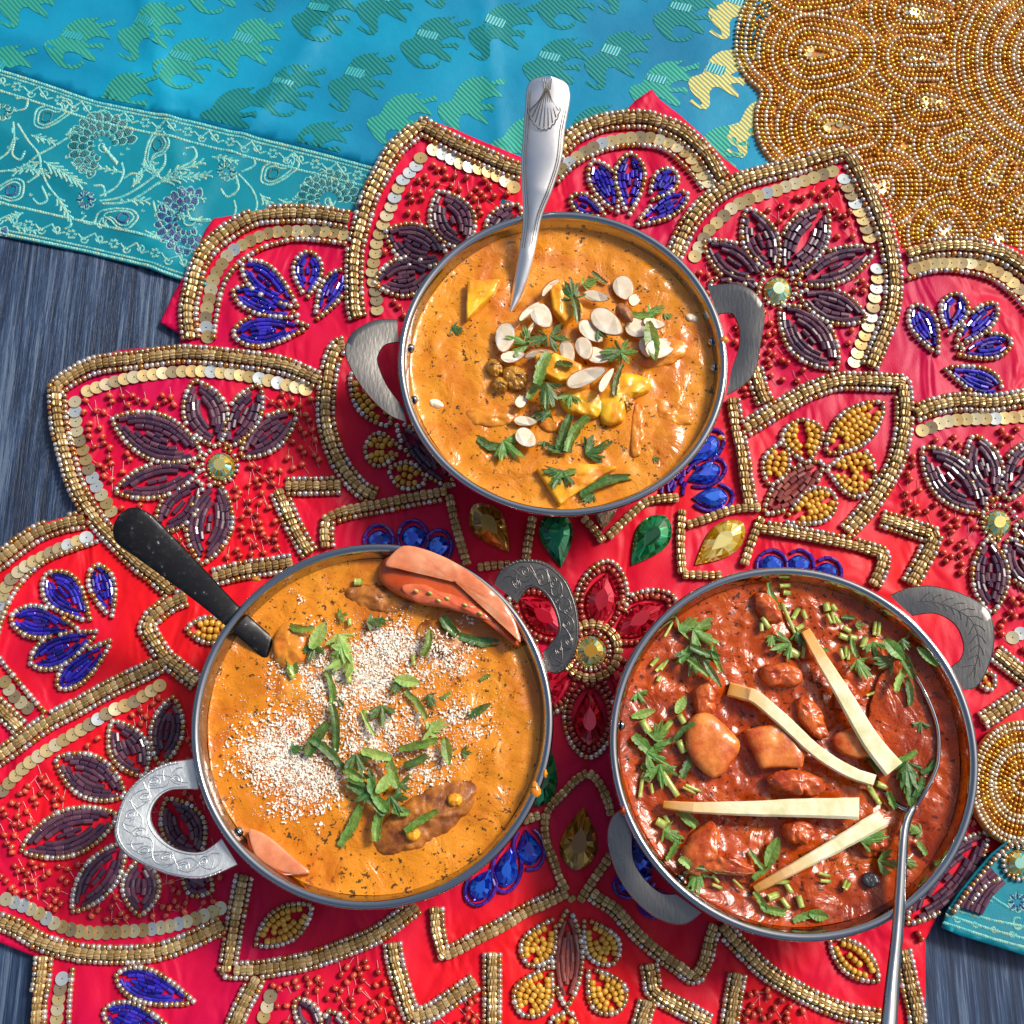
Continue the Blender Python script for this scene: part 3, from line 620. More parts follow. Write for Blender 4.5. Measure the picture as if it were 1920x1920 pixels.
sequins([(4,1683),(44,1698),(73,1712),(109,1734),(146,1745),(182,1749),(219,1747),(255,1745),(292,1741),(328,1734),(365,1723),(394,1712),(422,1699)], 17)
band(runs([(-20,1722),(0,1727),(36,1741),(73,1763),(128,1781),(182,1789),(255,1789),(310,1781),(365,1760),(420,1733)]))
band(runs([(460,1640),(452,1676),(445,1712),(437,1760),(430,1803)],[(430,1803),(425,1818)],[(425,1818),(474,1818),(529,1811),(583,1800),(638,1781),(701,1755),(742,1728),(782,1697)]))
band(runs([(84,1792),(80,1840),(73,1876),(69,1930)])); sequins([(120,1825),(113,1862),(109,1891),(106,1920)]); sstring(runs([(139,1812),(133,1870),(130,1930)]))
band(runs([(488,1821),(470,1858),(452,1894),(438,1930)])); sequins([(510,1858),(503,1883),(492,1915)])
band(runs([(1064,1673),(1026,1693),(986,1711),(945,1736),(904,1757),(864,1779),(831,1793)],[(831,1793),(826,1779),(818,1747),(815,1700)]), True, False)
band(runs([(736,1766),(742,1806),(753,1847),(766,1888),(774,1908)],[(774,1908),(810,1896),(850,1869),(893,1840)])); band(runs([(923,1785),(923,1833),(923,1874),(922,1930)]))
band(runs([(1110,1672),(1129,1686),(1153,1701),(1175,1725),(1197,1749),(1218,1769),(1251,1795),(1282,1817),(1302,1833)],[(1302,1833),(1310,1817),(1321,1795),(1328,1762),(1338,1732)]), True, False)
band(runs([(1352,1734),(1372,1758),(1393,1780),(1426,1813),(1459,1837),(1500,1860),(1545,1882),(1594,1899),(1650,1908)]))
band(runs([(1383,1824),(1380,1841),(1376,1861),(1372,1885),(1365,1930)])); band(runs([(1216,1806),(1221,1833),(1223,1854)],[(1240,1870),(1269,1885),(1295,1898),(1330,1918)])); band(runs([(1214,1876),(1208,1894),(1198,1930)]))
band(runs([(1690,1780),(1700,1825),(1706,1856),(1716,1894),(1720,1930)]))
# right half
band(runs([(1262,485),(1271,463),(1293,419),(1329,379),(1373,350),(1424,332),(1482,317),(1530,303),(1570,290),(1583,288)],[(1583,288),(1606,324),(1628,372),(1650,419),(1665,467),(1674,518),(1672,569),(1661,612),(1643,656),(1628,692)]))
sequins([(1300,490),(1306,474),(1329,434),(1348,416),(1377,390),(1428,368),(1453,361),(1475,352),(1504,343),(1530,334),(1552,326),(1568,322)]); sequins([(1578,330),(1599,379),(1614,408),(1625,437),(1632,456)]); sequins([(1643,496),(1645,529),(1639,561),(1632,598),(1621,631),(1610,656),(1597,690)])
band(runs([(1040,292),(1054,279),(1076,257),(1112,239),(1149,229),(1203,226),(1247,237),(1284,257),(1320,290),(1340,321),(1352,340)])); sequins([(1045,325),(1068,308),(1094,290),(1119,275),(1149,266),(1185,260),(1218,260),(1247,268),(1276,282),(1298,301),(1318,332),(1333,352)]); sstring(runs([(1043,348),(1076,315),(1130,286),(1185,275),(1240,282),(1276,308),(1305,341),(1322,368)]))
band(runs([(672,600),(666,574),(664,519),(667,465),(682,410),(693,373),(715,330),(740,286),(769,257),(791,237)],[(791,237),(824,257),(868,279),(912,299),(948,315),(980,325)]))
sequins([(970,359),(948,341),(912,322),(875,311),(846,297),(824,286),(804,279)]); sequins([(793,290),(777,319),(762,333),(748,355),(733,392),(722,414),(707,454),(704,479),(698,508),(702,535),(706,556),(708,592)])
band(runs([(1698,478),(1749,467),(1803,465),(1858,474),(1894,489),(1940,520)])); sequins([(1705,507),(1749,496),(1803,494),(1840,499),(1876,514),(1898,529),(1930,562)]); sstring(runs([(1698,525),(1749,510),(1803,510),(1858,525),(1894,550),(1930,592)]))
band(runs([(1395,806),(1439,779),(1475,757),(1512,737),(1566,718),(1621,717),(1690,720)],[(1690,720),(1694,764),(1690,819),(1676,873),(1650,921),(1621,961),(1585,1000)]))
band(runs([(1369,749),(1377,801),(1388,855),(1395,910),(1402,950)]), False, True, -15.5) if 0 else band(runs([(1369,749),(1377,801),(1388,855),(1395,910),(1402,950)]), False, True)
band(runs([(1413,690),(1424,731),(1435,757)])); band(runs([(1424,994),(1493,1005),(1548,1016),(1603,1027),(1652,1041)],[(1652,1041),(1648,1066),(1632,1100)]), False, True); band(runs([(1650,972),(1694,986),(1749,1005)],[(1749,1005),(1738,1034),(1723,1063),(1703,1098)]))
band(runs([(1712,779),(1749,764),(1803,755),(1858,757),(1930,746)])); sequins([(1719,811),(1738,806),(1756,797),(1792,788),(1840,786),(1876,786),(1925,782)]); sequins([(1890,1200),(1920,1184)])
band(runs([(1862,1224),(1894,1249),(1930,1276)])); band(runs([(1838,1354),(1868,1335),(1898,1316),(1930,1296)])); 
# single strings
for q in ([(838,907),(850,966),(862,1013),(877,1062)], [(999,970),(991,1013),(986,1052)], [(895,1066),(925,1062),(958,1060)], [(1092,972),(1112,992),(1131,1017)], [(1131,1017),(1175,974),(1214,942),(1271,936)], [(1278,957),(1275,1001),(1275,1037),(1278,1078)], [(1278,1079),(1315,1080),(1352,1080)],
          [(1286,986),(1329,972),(1373,957),(1424,954)], [(1426,972),(1417,994),(1406,1023),(1393,1062)], [(1102,1449),(1080,1462),(1059,1484),(1037,1506),(1024,1525)], [(1024,1525),(1021,1554),(1026,1584),(1037,1611),(1048,1644),(1059,1665),(1075,1690)], [(1102,1449),(1121,1465),(1138,1500),(1145,1530)],
          [(1145,1600),(1135,1617),(1116,1644),(1102,1665),(1086,1690)], [(980,1540),(1000,1532),(1024,1525)]): rstring(cr(q, 8), 12.6, .92)
# --- purple flowers
FL = [[((379,855),(213,788),78),((408,838),(365,715),74),((427,838),(487,722),56),((452,856),(557,773),56),((376,881),(217,922),60),((378,905),(296,1000),60),((408,905),(380,1058),78)],
      [((1450,515),(1400,395),60),((1468,516),(1546,388),74),((1430,532),(1320,455),60),((1495,531),(1638,470),58),((1497,552),(1623,600),56),((1463,575),(1568,692),78),((1425,547),(1330,532),46)],
      [((1845,962),(1728,842),78),((1862,940),(1824,817),62),((1884,938),(1932,828),58),((1850,1012),(1858,1150),62),((1888,1012),(1945,1110),60),((1900,990),(1990,1010),60)],
      [((875,470),(822,362),76),((838,488),(724,436),70),((817,508),(702,532),66),((912,452),(975,388),52)],
      [((303,1435),(326,1308),56),((272,1455),(213,1353),64),((235,1492),(107,1422),72),((222,1528),(42,1594),78),((236,1580),(140,1708),60),((268,1610),(264,1716),64),((345,1640),(400,1668),50),((376,1604),(314,1498),74)],
      [((600,1935),(556,1872),40),((640,1950),(618,1895),40)]]
for fl in FL:
    for (a, b_, w) in fl: petal(a, b_, w, 'tube')
# --- blue fans
FB = [[((575,562),(578,472),56),((560,580),(457,495),56),((562,597),(438,547),50),((582,614),(438,628),60),((592,602),(643,506),46)],
      [((210,1160),(182,1060),50),((171,1166),(88,1078),72),((150,1182),(22,1158),62),((186,1184),(60,1245),60),((212,1200),(110,1290),50)],
      [((1178,408),(1182,290),58),((1157,405),(1112,306),50),((1135,410),(1070,374),40),((1218,378),(1264,322),48),((1190,425),(1288,366),44)],
      [((1757,668),(1712,573),52),((1775,628),(1796,551),54),((1787,654),(1867,572),46),((1792,666),(1895,642),48),((1768,690),(1876,732),50)],
      [((368,1880),(220,1828),64),((330,1935),(195,1895),62)]]
for fi, fl in enumerate(FB):
    for (a, b_, w) in fl: petal(a, b_, w, 'blue', 'leaf' if (a[0]-b_[0])**2+(a[1]-b_[1])**2 < 90**2*0 else 'tear')
# --- yellow leaves
for (a, b_, w, s_) in [((1548,850),(1654,757),64,'leaf'),((1512,872),(1498,788),70,'tear'),((1548,880),(1640,894),80,'tear'),((1442,912),(1466,832),46,'leaf'),((1470,980),(1566,930),60,'tear'),((1556,1760),(1645,1838),52,'leaf'),((585,1698),(482,1770),58,'leaf'),
                    ((1040,1722),(990,1808),58,'tear'),((1032,1812),(980,1902),66,'tear'),((1096,1722),(1150,1806),58,'tear'),((1104,1815),(1160,1896),66,'tear'),((1070,1895),(1050,1940),50,'tear'),((1835,1285),(1862,1268),36,'leaf'),
                    ((730,800),(662,700),56,'leaf'),((755,845),(685,845),56,'tear'),((798,905),(730,882),46,'leaf'),((440,1185),(352,1180),46,'leaf')]: petal(a, b_, w, 'yellow', s_)
petal((1541,868), (1432,964), 62, 'rust'); petal((1066,1704), (1062,1888), 58, 'rust'); petal((745,795), (850,915), 46, 'tube'); petal((1850,1560), (1700,1730), 74, 'tube'); petal((1790,1480),(1930,1540),60,'tube')
# --- strings round the centre gems
def ring(c, r, n0, B, ln, rd):
    for k in range(n0):
        a = 2*math.pi*k/n0; B.add(c[0]+r*math.cos(a), c[1]+r*math.sin(a)*.99, a+math.pi/2, ln, rd, h_red, .95)
CG = (1107, 1222)
ring(CG, 52, 25, rib, 9.4, 8.8); ring(CG, 36, 24, seed, 5.6, 4.9)
def loop(c, ang, lx, wy, B=maro, out=True):
    ca, sa = math.cos(ang), math.sin(ang); pl = []
    for s in np.linspace(-1, 1, 40):
        pl.append((c[0]+ca*s*lx-sa*wy*math.sqrt(max(0, 1-s*s))**1.3, c[1]+sa*s*lx+ca*wy*math.sqrt(max(0, 1-s*s))**1.3))
    for s in np.linspace(1, -1, 40):
        pl.append((c[0]+ca*s*lx+sa*wy*math.sqrt(max(0, 1-s*s))**1.3, c[1]+sa*s*lx-ca*wy*math.sqrt(max(0, 1-s*s))**1.3))
    pl = np.array(pl); p, a = resample(pl, 10.6)
    for (u, v), an in zip(p, a): B.add(u, v, an, 7.4, 6.4, h_red, .95)
    if out:
        far = [q for q in (pl-c)*np.array([1.0, 1.0])*1.24+c if (q[0]-CG[0])**2+(q[1]-CG[1])**2 > 95**2]
        if len(far) > 3:
            far = sorted(far, key=lambda q: math.atan2(-(q[0]-c[0])*sa+(q[1]-c[1])*ca, (q[0]-c[0])*ca+(q[1]-c[1])*sa)); sstring(np.array(far))
def polar(a, r): return (CG[0]+r*math.cos(math.radians(a)), CG[1]+r*math.sin(math.radians(a)))
GEMR = [(-78, 100), (-33, 112), (-143, 112), (91, 125), (140, 105), (42, 100), (-180+0, 120)]
for (a, r_) in GEMR[:6]: loop(polar(a, r_-2), math.radians(a), 62, 38)
# seed strings now that bigger beads lie in place
for pl, step in Q_SEED:
    p, a = resample(pl, step)
    for (u, v), an in zip(p, a):
        if rib.near(u, v, 10.2) or yel.near(u, v, 6.5) or tube.near(u, v, 6) or blue.near(u, v, 6.2): continue
        if inpoly([(u, v)], RED)[0]: seed.add(u, v, an, 7.4, 5.5, h_red, .95, jitter=.09)
# --- gems
def gem(name, tip, far, wd, mat, shape='tear', hgt=.0040, facets=12, root=None, hf=None):
    hf = hf or h_red
    tip = np.array(tip, float); far = np.array(far, float); ax = far-tip; Ln = np.hypot(*ax); ax /= Ln; nx = np.array([-ax[1], ax[0]])
    def ringpts(k):
        o = []
        for i in range(facets*2):
            a = math.pi*i/facets; s = (1-math.cos(a))/2
            w = (math.sin(math.pi*s**1.5)**.62 if shape == 'tear' and s > 0 else math.sin(math.pi*s)**.9 if shape == 'marquise' else 0)
            if shape == 'round': w = abs(math.sin(a))
            w = abs(w)*(1 if math.sin(a) >= 0 else -1); c = .5 if shape != 'tear' else .56
            o.append(tip+ax*Ln*(c+(s-c)*k)+nx*wd/2*w*k)
        return o
    v = []; 
    for (k, z) in ((1., 0.), (1., .22), (.80, .62), (.42, 1.)):
        for q in ringpts(k):
            p = P(q[0], q[1], .006); v.append((p.x, p.y, hf(p.x, p.y)+.0004+z*hgt))
    n = facets*2; f = []
    for i in range(3):
        for k in range(n):
            a, b_, c, d = i*n+k, i*n+(k+1) % n, (i+1)*n+(k+1) % n, (i+1)*n+k
            if i == 0: f.append((a, d, c, b_))
            else: f += [(a, d, b_), (b_, d, c)] if (k+i) % 2 else [(a, c, b_), (a, d, c)]
    f.append(tuple(3*n+k for k in range(n)))
    me = mesh(name, v, f)
    zsum = sum(p.normal.z for p in me.polygons)
    if zsum < 0: me.flip_normals()
    at = me.attributes.new('rnd', 'FLOAT', 'FACE'); at.data.foreach_set('value', [random.random() for _ in me.polygons])
    return link(name, me, mat, root or red, smooth=False)
gem('green_gem', (1185,1058), (1250,968), 66, 'gem_green'); gem('green_gem', (1052,1062), (1037,955), 64, 'gem_green'); gem('amber_gem', (955,1034), (888,945), 64, 'gem_amber'); gem('yellow_gem', (1304,1058), (1394,980), 62, 'gem_yellow')
gem('clear_gem', (1130,992), (1137,925), 46, 'gem_clear'); gem('amber_gem', (1095,1512), (1079,1632), 70, 'gem_amber'); gem('green_gem', (1030,1395), (1005,1512), 62, 'gem_green')
for (a, r_) in GEMR[:6]: gem('red_gem', polar(a, r_-56), polar(a, r_+52), 58, 'gem_red', 'tear' if a > 0 else 'marquise', .0048)
BG = [((1290,868),(1346,818),44),((1290,900),(1352,874),40),((1298,932),(1366,932),42),((712,1042),(710,992),44),((776,1040),(774,984),46),((815,1055),(826,1002),42),((1446,1090),(1446,1040),46),((1497,1090),(1498,1040),44),((1550,1100),(1550,1054),42),
      ((918,1630),(888,1688),44),((958,1588),(944,1664),44),((985,1555),(998,1622),46),((1200,1560),(1190,1640),52),((1225,1640),(1160,1665),44),((1250,1700),(1205,1690),40)]
for (a, b_, w) in BG:
    gem('blue_gem', a, b_, w, 'gem_blue', hgt=.0036, facets=8)
    a2, b2 = np.array(a, float), np.array(b_, float); c = a2*.46+b2*.54; d = b2-a2; Ln = np.hypot(*d)/2; th = math.atan2(d[1], d[0]); pl = []
    for s in np.linspace(-2.6, 2.6, 30): pl.append((c[0]+math.cos(th)*math.cos(s)*(Ln+5)-math.sin(th)*math.sin(s)*(w/2+5), c[1]+math.sin(th)*math.cos(s)*(Ln+5)+math.cos(th)*math.sin(s)*(w/2+5)))
    p, an = resample(np.array(pl), 13)
    for (u, v), q in zip(p, an): purp.add(u, v, q, 6.2, 3.8, h_red, .95)
for k in range(26):
    u, v = random.uniform(1235, 1285), random.uniform(885, 925); purp.add(u, v, random.uniform(-1.8, -.9), 6.5, 4, h_red, .95)
gem('centre_gem', (CG[0]-30, CG[1]), (CG[0]+30, CG[1]), 60, 'gem_rainbow', 'round', .0045)
for c in ((413,873),(1459,543),(1871,981)):
    gem('round_gem', (c[0]-26, c[1]), (c[0]+26, c[1]), 52, 'gem_rainbow', 'round', .0042)
    for k in range(20):
        a = 2*math.pi*k/20; seed.add(c[0]+32.5*math.cos(a), c[1]+32.5*math.sin(a), a+1.57, 5.8, 5, h_red, .95)
# --- coral beads scattered between the petals, each tacked with thread
REG = [[(150,745),(560,735),(600,760),(605,850),(520,900),(555,1060),(400,1075),(380,1110),(230,990),(150,800)],
       [(1300,500),(1440,370),(1570,330),(1640,500),(1620,650),(1570,720),(1430,720),(1380,660)],[(710,580),(710,480),(790,290),(975,365),(960,430),(760,600)],
       [(1720,830),(1920,800),(1920,1220),(1860,1190),(1790,1060),(1680,960),(1710,850)],[(0,1500),(200,1370),(330,1290),(360,1400),(420,1640),(400,1700),(250,1740),(80,1700),(0,1660)],
       [(500,1850),(720,1790),(745,1920),(520,1920)],[(1400,1845),(1480,1860),(1560,1910),(1390,1925)],[(800,1925),(900,1870),(905,1925)],[(1690,1600),(1840,1480),(1850,1560),(1740,1700),(1720,1770),(1690,1740)],[(1400,700),(1420,760),(1380,740)]]
THR = []
def clear(u, v):
    return not (seed.near(u, v, 13) or rib.near(u, v, 17) or sqn.near(u, v, 17) or tube.near(u, v, 14) or blue.near(u, v, 13) or yel.near(u, v, 14)) and all((u-c[0])**2+(v-c[1])**2 > 45**2 for c in ((413,873),(1459,543),(1871,981)))
for reg in REG:
    reg = np.array(reg); x0, y0 = reg.min(0); x1, y1 = reg.max(0); area = (x1-x0)*(y1-y0); last = None
    for _ in range(int(area/110)):
        u, v = random.uniform(x0, x1), random.uniform(y0, y1)
        if not inpoly([(u, v)], reg)[0] or not clear(u, v) or coral.near(u, v, 15): continue
        an = random.uniform(0, 3.14)
        if coral.add(u, v, an, 7.4, 6.6, h_red, .95):
            a2 = random.uniform(.4, 1.4) if random.random() < .7 else random.uniform(0, 3.1)
            u2, v2 = u+12*math.cos(a2), v+12*math.sin(a2)
            if random.random() < .55 and clear(u2, v2): coral.add(u2, v2, a2, 7.2, 6.4, h_red, .95)
            for sg in (1, -1):
                if random.random() < .6: THR.append(((u, v), (u+sg*random.uniform(16, 28)*math.cos(a2+.3), v+sg*random.uniform(16, 28)*math.sin(a2+.3))))
v = []; f = []
for (a, b_) in THR:
    if under(*a, 30) or not inpoly([b_], RED)[0]: continue
    p, q = P(*a), P(*b_); p.z = h_red(p.x, p.y)+.0009; q.z = h_red(q.x, q.y)+.0003; d = (q-p); nrm = Vector((-d.y, d.x, 0)).normalized()*.00010; i = len(v)
    for w in (p, q): v += [w+nrm, w-nrm, w+Vector((0, 0, .00018))]
    f += [(i, i+1, i+4, i+3), (i+1, i+2, i+5, i+4), (i+2, i, i+3, i+5)]
o = link('sewing_thread', mesh('sewing_thread', v, f), 'white_thread', red); o['kind'] = 'stuff'
for B in ALLB+[coral]: B.build(red)
print('counts', {B.name: len(B.it) for B in ALLB+[coral, gs, ss, st]})

# ================================================================== lower right: beaded coaster edge and the silk corner on top of the red mat
def h_patch(x, y):
    u, v = PX((x, y, .006)); return .0088 if u < 1990 else .004
coast = empty('gold_beaded_coaster', 'gold beaded round coaster lying on the red mat beside the right bowl', 'coaster', (P(1912, 1482).x, P(1912, 1482).y, .0088))
CC = (1905, 1470)
cpoly = [(CC[0]+96*math.cos(a), CC[1]+118*math.sin(a)) for a in np.linspace(0, 6.283, 40)[:-1]]
child(sheet('coaster_fabric', cpoly, h_patch, 16, 'gold_fabric', skirt=.002), coast)
cg = Beads('gold_seed_bead', 'seed', 'gold_seed', 6); cs = Beads('silver_seed_bead', 'seed', 'silver_seed', 6)
for k in range(1, 12):
    rr = k*8.4; pl = np.array([(CC[0]+rr*math.cos(a)*.98, CC[1]+rr*1.22*math.sin(a)) for a in np.linspace(0, 6.283, 100)]); p, a = resample(pl, 8.2)
    for (u, v), an in zip(p, a):
        B = cs if k in (2, 6, 7, 10, 11) else cg; B.add(u, v, an, 5, 4.5, h_patch, .95, jitter=.1)
for B in (cg, cs):
    n0 = set(COL.objects); B.build(None)
    for o in set(COL.objects)-n0: o.parent = coast; o.matrix_parent_inverse = Matrix.Translation(coast.location).inverted()
def h_corner(x, y):
    u, v = PX((x, y, .006)); s = min(1, max(0, (v-1740)/40)); return .0100+.0006*N3(x, y, 40, 2)
corner = empty('silk_cloth_corner', 'turquoise silk corner with woven flower lying over the red mat at lower right', 'cloth')
CP = [(1768, 1706), (1790, 1672), (1822, 1632), (1850, 1600), (1878, 1578), (1915, 1568), (1990, 1560), (1990, 1808), (1920, 1792), (1850, 1770), (1790, 1752), (1758, 1738)]
sheet('silk_body', CP, h_corner, 10, 'silk_border', corner, skirt=.0016)
BORDER_NOW[:] = [np.array(CP), h_corner]
st = Beads('brocade_stitching', 'stitch', 'thread_light', 2.0); stt = Beads('flower_filling', 'stitch', 'thread_teal', 2.2); stn = Beads('navy_flower_filling', 'stitch', 'thread_navy', 2.2)
floret((1897, 1690), stn, 22)
for k in (0, 1): stitch([(1760, 1728-16*k), (1850, 1758-16*k), (1990, 1796-16*k)], 3.2, 4.6, .5 if k else -.5)
stitch([(1770, 1702), (1850, 1724), (1990, 1752)], 3, 4.6)
for s in range(1785, 1960, 34): stitch(spiral((s, 1716+(s-1785)*.27+6), 7, 0, 1.1), 2, 3)
curve((1830, 1650), (1850, 1680), (1880, 1700)); curve((1920, 1720), (1935, 1700), (1960, 1705)); curve((1910, 1735), (1893, 1740), (1890, 1722), (1902, 1720)); fern((1850, 1690), (1820, 1670), 4, 14)
stt.build(corner, 0); stn.build(corner, 0); st.build(corner, 0)
cb = Beads('seed_bead', 'seed', 'seed', 7); ct = Beads('purple_tube_bead', 'tube', 'tube', 6.9)
for k, pl in enumerate((CP[:7], [(1800,1690),(1830,1652),(1856,1640)])):
    p, a = resample(cr([(q[0]+7, q[1]+6) for q in pl], 6), 10)
    for (u, v), an in zip(p, a): cb.add(u, v, an, 7.2, 5.4, h_corner, .95)
for k in range(5):
    p, a = resample(cr([(1790+k*9, 1700+k*3), (1812+k*8, 1662+k*4), (1846+k*6, 1628+k*6)], 6), 16.6)
    for (u, v), an in zip(p, a): ct.add(u, v, an, 8, 5, h_corner, .95)
for k in range(19): cb.add(1898+30*math.cos(k*.33), 1618+30*math.sin(k*.33), k*.33+1.57, 6, 5, h_corner, .95)
gem('round_gem', (1874, 1618), (1922, 1618), 48, 'gem_rainbow', 'round', .004, root=corner, hf=h_corner); cb.build(corner); ct.build(corner)
rg = [(1872+22*math.cos(a), 1612+22*math.sin(a)) for a in np.linspace(0, 6.28, 9)]

# ================================================================== bowls
def bowl_prof(R):
    return [(0, .0), (.58*R, .0), (.66*R, .0012), (.76*R, .007), (.85*R, .016), (.915*R, .028), (R-.0044, .0398), (R-.0018, .0412), (R-.0004, .0424), (R, .0438), (R-.0005, .0450), (R-.0016, .0456), (R-.0028, .0452), (R-.0036, .0440),
            (R-.0043, .0415), (R-.0052, .038), (.925*R-.002, .032), (.90*R-.001, .028), (.84*R-.001, .017), (.75*R-.001, .0082), (.65*R, .0024), (.55*R, .0014), (0, .0014)]
def inner_r(R, z):              # z above the bowl's base
    pr = bowl_prof(R)[13:]; zs = [p[1] for p in pr][::-1]; rs = [p[0] for p in pr][::-1]; return float(np.interp(z, zs, rs))
def lathe_z(name, prof, mat, root, seg=160):
    v = [(0, 0, prof[0][1])] if prof[0][0] == 0 else []; f = []; c = len(v)
    body_ = [p for p in prof if p[0] > 0]
    for (r_, z) in body_:
        for k in range(seg):
            a = 2*math.pi*k/seg; v.append((r_*math.cos(a), r_*math.sin(a), z))
    for i in range(len(body_)-1):
        for k in range(seg): f.append((c+i*seg+k, c+i*seg+(k+1) % seg, c+(i+1)*seg+(k+1) % seg, c+(i+1)*seg+k))
    if prof[0][0] == 0:
        for k in range(seg): f.append((0, c+(k+1) % seg, c+k))
    if prof[-1][0] == 0:
        v.append((0, 0, prof[-1][1])); e = len(v)-1; s0 = c+(len(body_)-1)*seg
        for k in range(seg): f.append((e, s0+k, s0+(k+1) % seg))
    return link(name, mesh(name, v, f), mat, root)
def tubes(name, lines, rad, mat, root, seg=5):
    v = []; f = []
    for ln in lines:
        ln = [Vector(p) for p in ln]; b0 = len(v)
        for i, p in enumerate(ln):
            d = (ln[min(i+1, len(ln)-1)]-ln[max(i-1, 0)]).normalized(); n1 = Vector((-d.y, d.x, 0)).normalized(); n2 = d.cross(n1)
            for k in range(seg):
                a = 2*math.pi*k/seg; v.append(p+n1*rad*math.cos(a)+n2*rad*.7*math.sin(a))
            if i:
                for k in range(seg): f.append((b0+(i-1)*seg+k, b0+(i-1)*seg+(k+1) % seg, b0+i*seg+(k+1) % seg, b0+i*seg+k))
    return link(name, mesh(name, v, f), mat, root)
def handle(bw, root, outer, hole, mat, engr=None, th=.0034, slope=.16, z0=ZR-.006):
    def W3(q, dz=0.):
        d = math.hypot((q[0]-bw['u']), (q[1]-bw['v']))-bw['a']; z = z0+slope*max(d, -10)*.00023+dz; return P(q[0], q[1], z)
    A, B = cr(outer, 10), cr(hole, 10); n = 48
    def rs(pl, n):
        d = np.concatenate([[0], np.cumsum(np.hypot(*np.diff(pl, axis=0).T))]); q = np.linspace(0, d[-1], n); return np.stack([np.interp(q, d, pl[:, 0]), np.interp(q, d, pl[:, 1])], 1)
    A, B = rs(A, n), rs(B, n); lanes = [(0, -.0006), (.035, 0), (.2, .0001), (.5, .0002), (.8, .0001), (.965, 0), (1, -.0006), (1, -th), (0, -th)]
    v = []; f = []; m_ = len(lanes)
    for i in range(n):
        for (s, dz) in lanes: v.append(W3(A[i]+(B[i]-A[i])*s, dz))
    for i in range(n-1):
        for k in range(m_): f.append((i*m_+k, i*m_+(k+1) % m_, (i+1)*m_+(k+1) % m_, (i+1)*m_+k))
    f += [tuple(range(m_)), tuple((n-1)*m_+k for k in range(m_))[::-1]]
    me = mesh('handle', v, f)
    import bmesh
    bm = bmesh.new(); bm.from_mesh(me); bmesh.ops.recalc_face_normals(bm, faces=bm.faces); bm.to_mesh(me); bm.free()
    o = link('handle', me, mat); child(o, root)
    for p in me.polygons: p.use_smooth = len(p.vertices) < 6
    mod = o.modifiers.new('edge', 'EDGE_SPLIT'); mod.split_angle = math.radians(40)
    if engr:
        L_ = []; at = lambda t_, s: (lambda i: W3(A[i]+(B[i]-A[i])*s, .00028))(min(n-1, max(0, int(t_*(n-1)))))
        atf = lambda t_, s: (lambda x, i, fr: W3((A[i]*(1-fr)+A[min(i+1, n-1)]*fr)*(1-s)+(B[i]*(1-fr)+B[min(i+1, n-1)]*fr)*s, .00030))(t_, min(n-1, int(t_*(n-1))), t_*(n-1)-int(t_*(n-1)))
        if engr == 'scroll':
            for s in (.09, .9): L_.append([atf(t_, s) for t_ in np.linspace(.06, .94, 80)])
            for ph in (0, math.pi): L_.append([atf(t_, .5+.26*math.sin(t_*26+ph)) for t_ in np.linspace(.05, .95, 140)])
            for k in range(9):
                t0 = .1+k*.095; s0 = .5+.1*(-1)**k
                L_.append([atf(min(.97, max(.02, t0+.030*(1-j/22*.85)*math.cos(j*.55))), s0+.22*(1-j/22*.85)*math.sin(j*.55)) for j in range(22)])
                for q in range(3): L_.append([atf(t0+.03+q*.008, .2+.1*q), atf(t0+.045+q*.008, .34+.1*q)])
            for k in range(46): L_.append([atf(.07+k*.019, .02), atf(.072+k*.019, .07)])
        else:
            L_.append([atf(t_, .5+.08*math.sin(t_*5)) for t_ in np.linspace(.12, .93, 60)])
            for k in range(11):
                t0 = .14+k*.07; 
                for sg in (1, -1): L_.append([atf(t0, .5+.08*math.sin(t0*5)), atf(t0+.03, .5+sg*.14), atf(t0+.065, .5+sg*.25)])
        child(tubes('engraving', L_, .00021 if engr == 'scroll' else .00013, 'groove_light' if mat == 'engraved_light' else ('groove' if engr == 'leaf' else 'brushed'), None), o)
        COL.objects[-1]
        for c in list(root.children):
            pass
    return o
NAMES = ['top', 'left', 'right']
HAND = [
 [([(744,598),(704,600),(667,618),(650,640),(647,665),(664,705),(693,745),(729,778),(762,792)], [(748,642),(722,648),(709,672),(715,698),(729,727),(755,762)], 'brushed', None),
  ([(1326,536),(1373,532),(1408,542),(1430,568),(1434,595),(1428,637),(1416,697),(1393,724),(1362,742)], [(1345,590),(1373,590),(1385,617),(1385,649),(1372,690)], 'brushed', None)],
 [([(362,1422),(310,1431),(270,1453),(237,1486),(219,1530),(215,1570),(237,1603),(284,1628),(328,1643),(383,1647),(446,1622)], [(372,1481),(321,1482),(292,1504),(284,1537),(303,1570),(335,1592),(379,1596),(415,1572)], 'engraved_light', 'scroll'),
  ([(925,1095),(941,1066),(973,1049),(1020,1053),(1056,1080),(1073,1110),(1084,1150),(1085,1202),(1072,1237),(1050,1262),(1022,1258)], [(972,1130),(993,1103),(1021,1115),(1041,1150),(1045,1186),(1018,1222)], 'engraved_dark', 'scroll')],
 [([(1668,1116),(1706,1101),(1753,1099),(1809,1115),(1848,1139),(1862,1167),(1864,1210),(1852,1254),(1832,1288),(1806,1294)], [(1710,1155),(1753,1151),(1789,1171),(1805,1206),(1801,1234),(1782,1250)], 'brushed', 'leaf'),
  ([(1168,1515),(1146,1532),(1138,1570),(1148,1618),(1171,1665),(1207,1705),(1247,1729),(1286,1733),(1316,1712)], [(1185,1570),(1189,1614),(1211,1650),(1239,1673),(1266,1676)], 'brushed', None)]]
LAB = ['round steel curry bowl at the top with plain handles and a paneer curry', 'round steel curry bowl at lower left with scroll engraved handles', 'round steel curry bowl at lower right with leaf engraved handle']
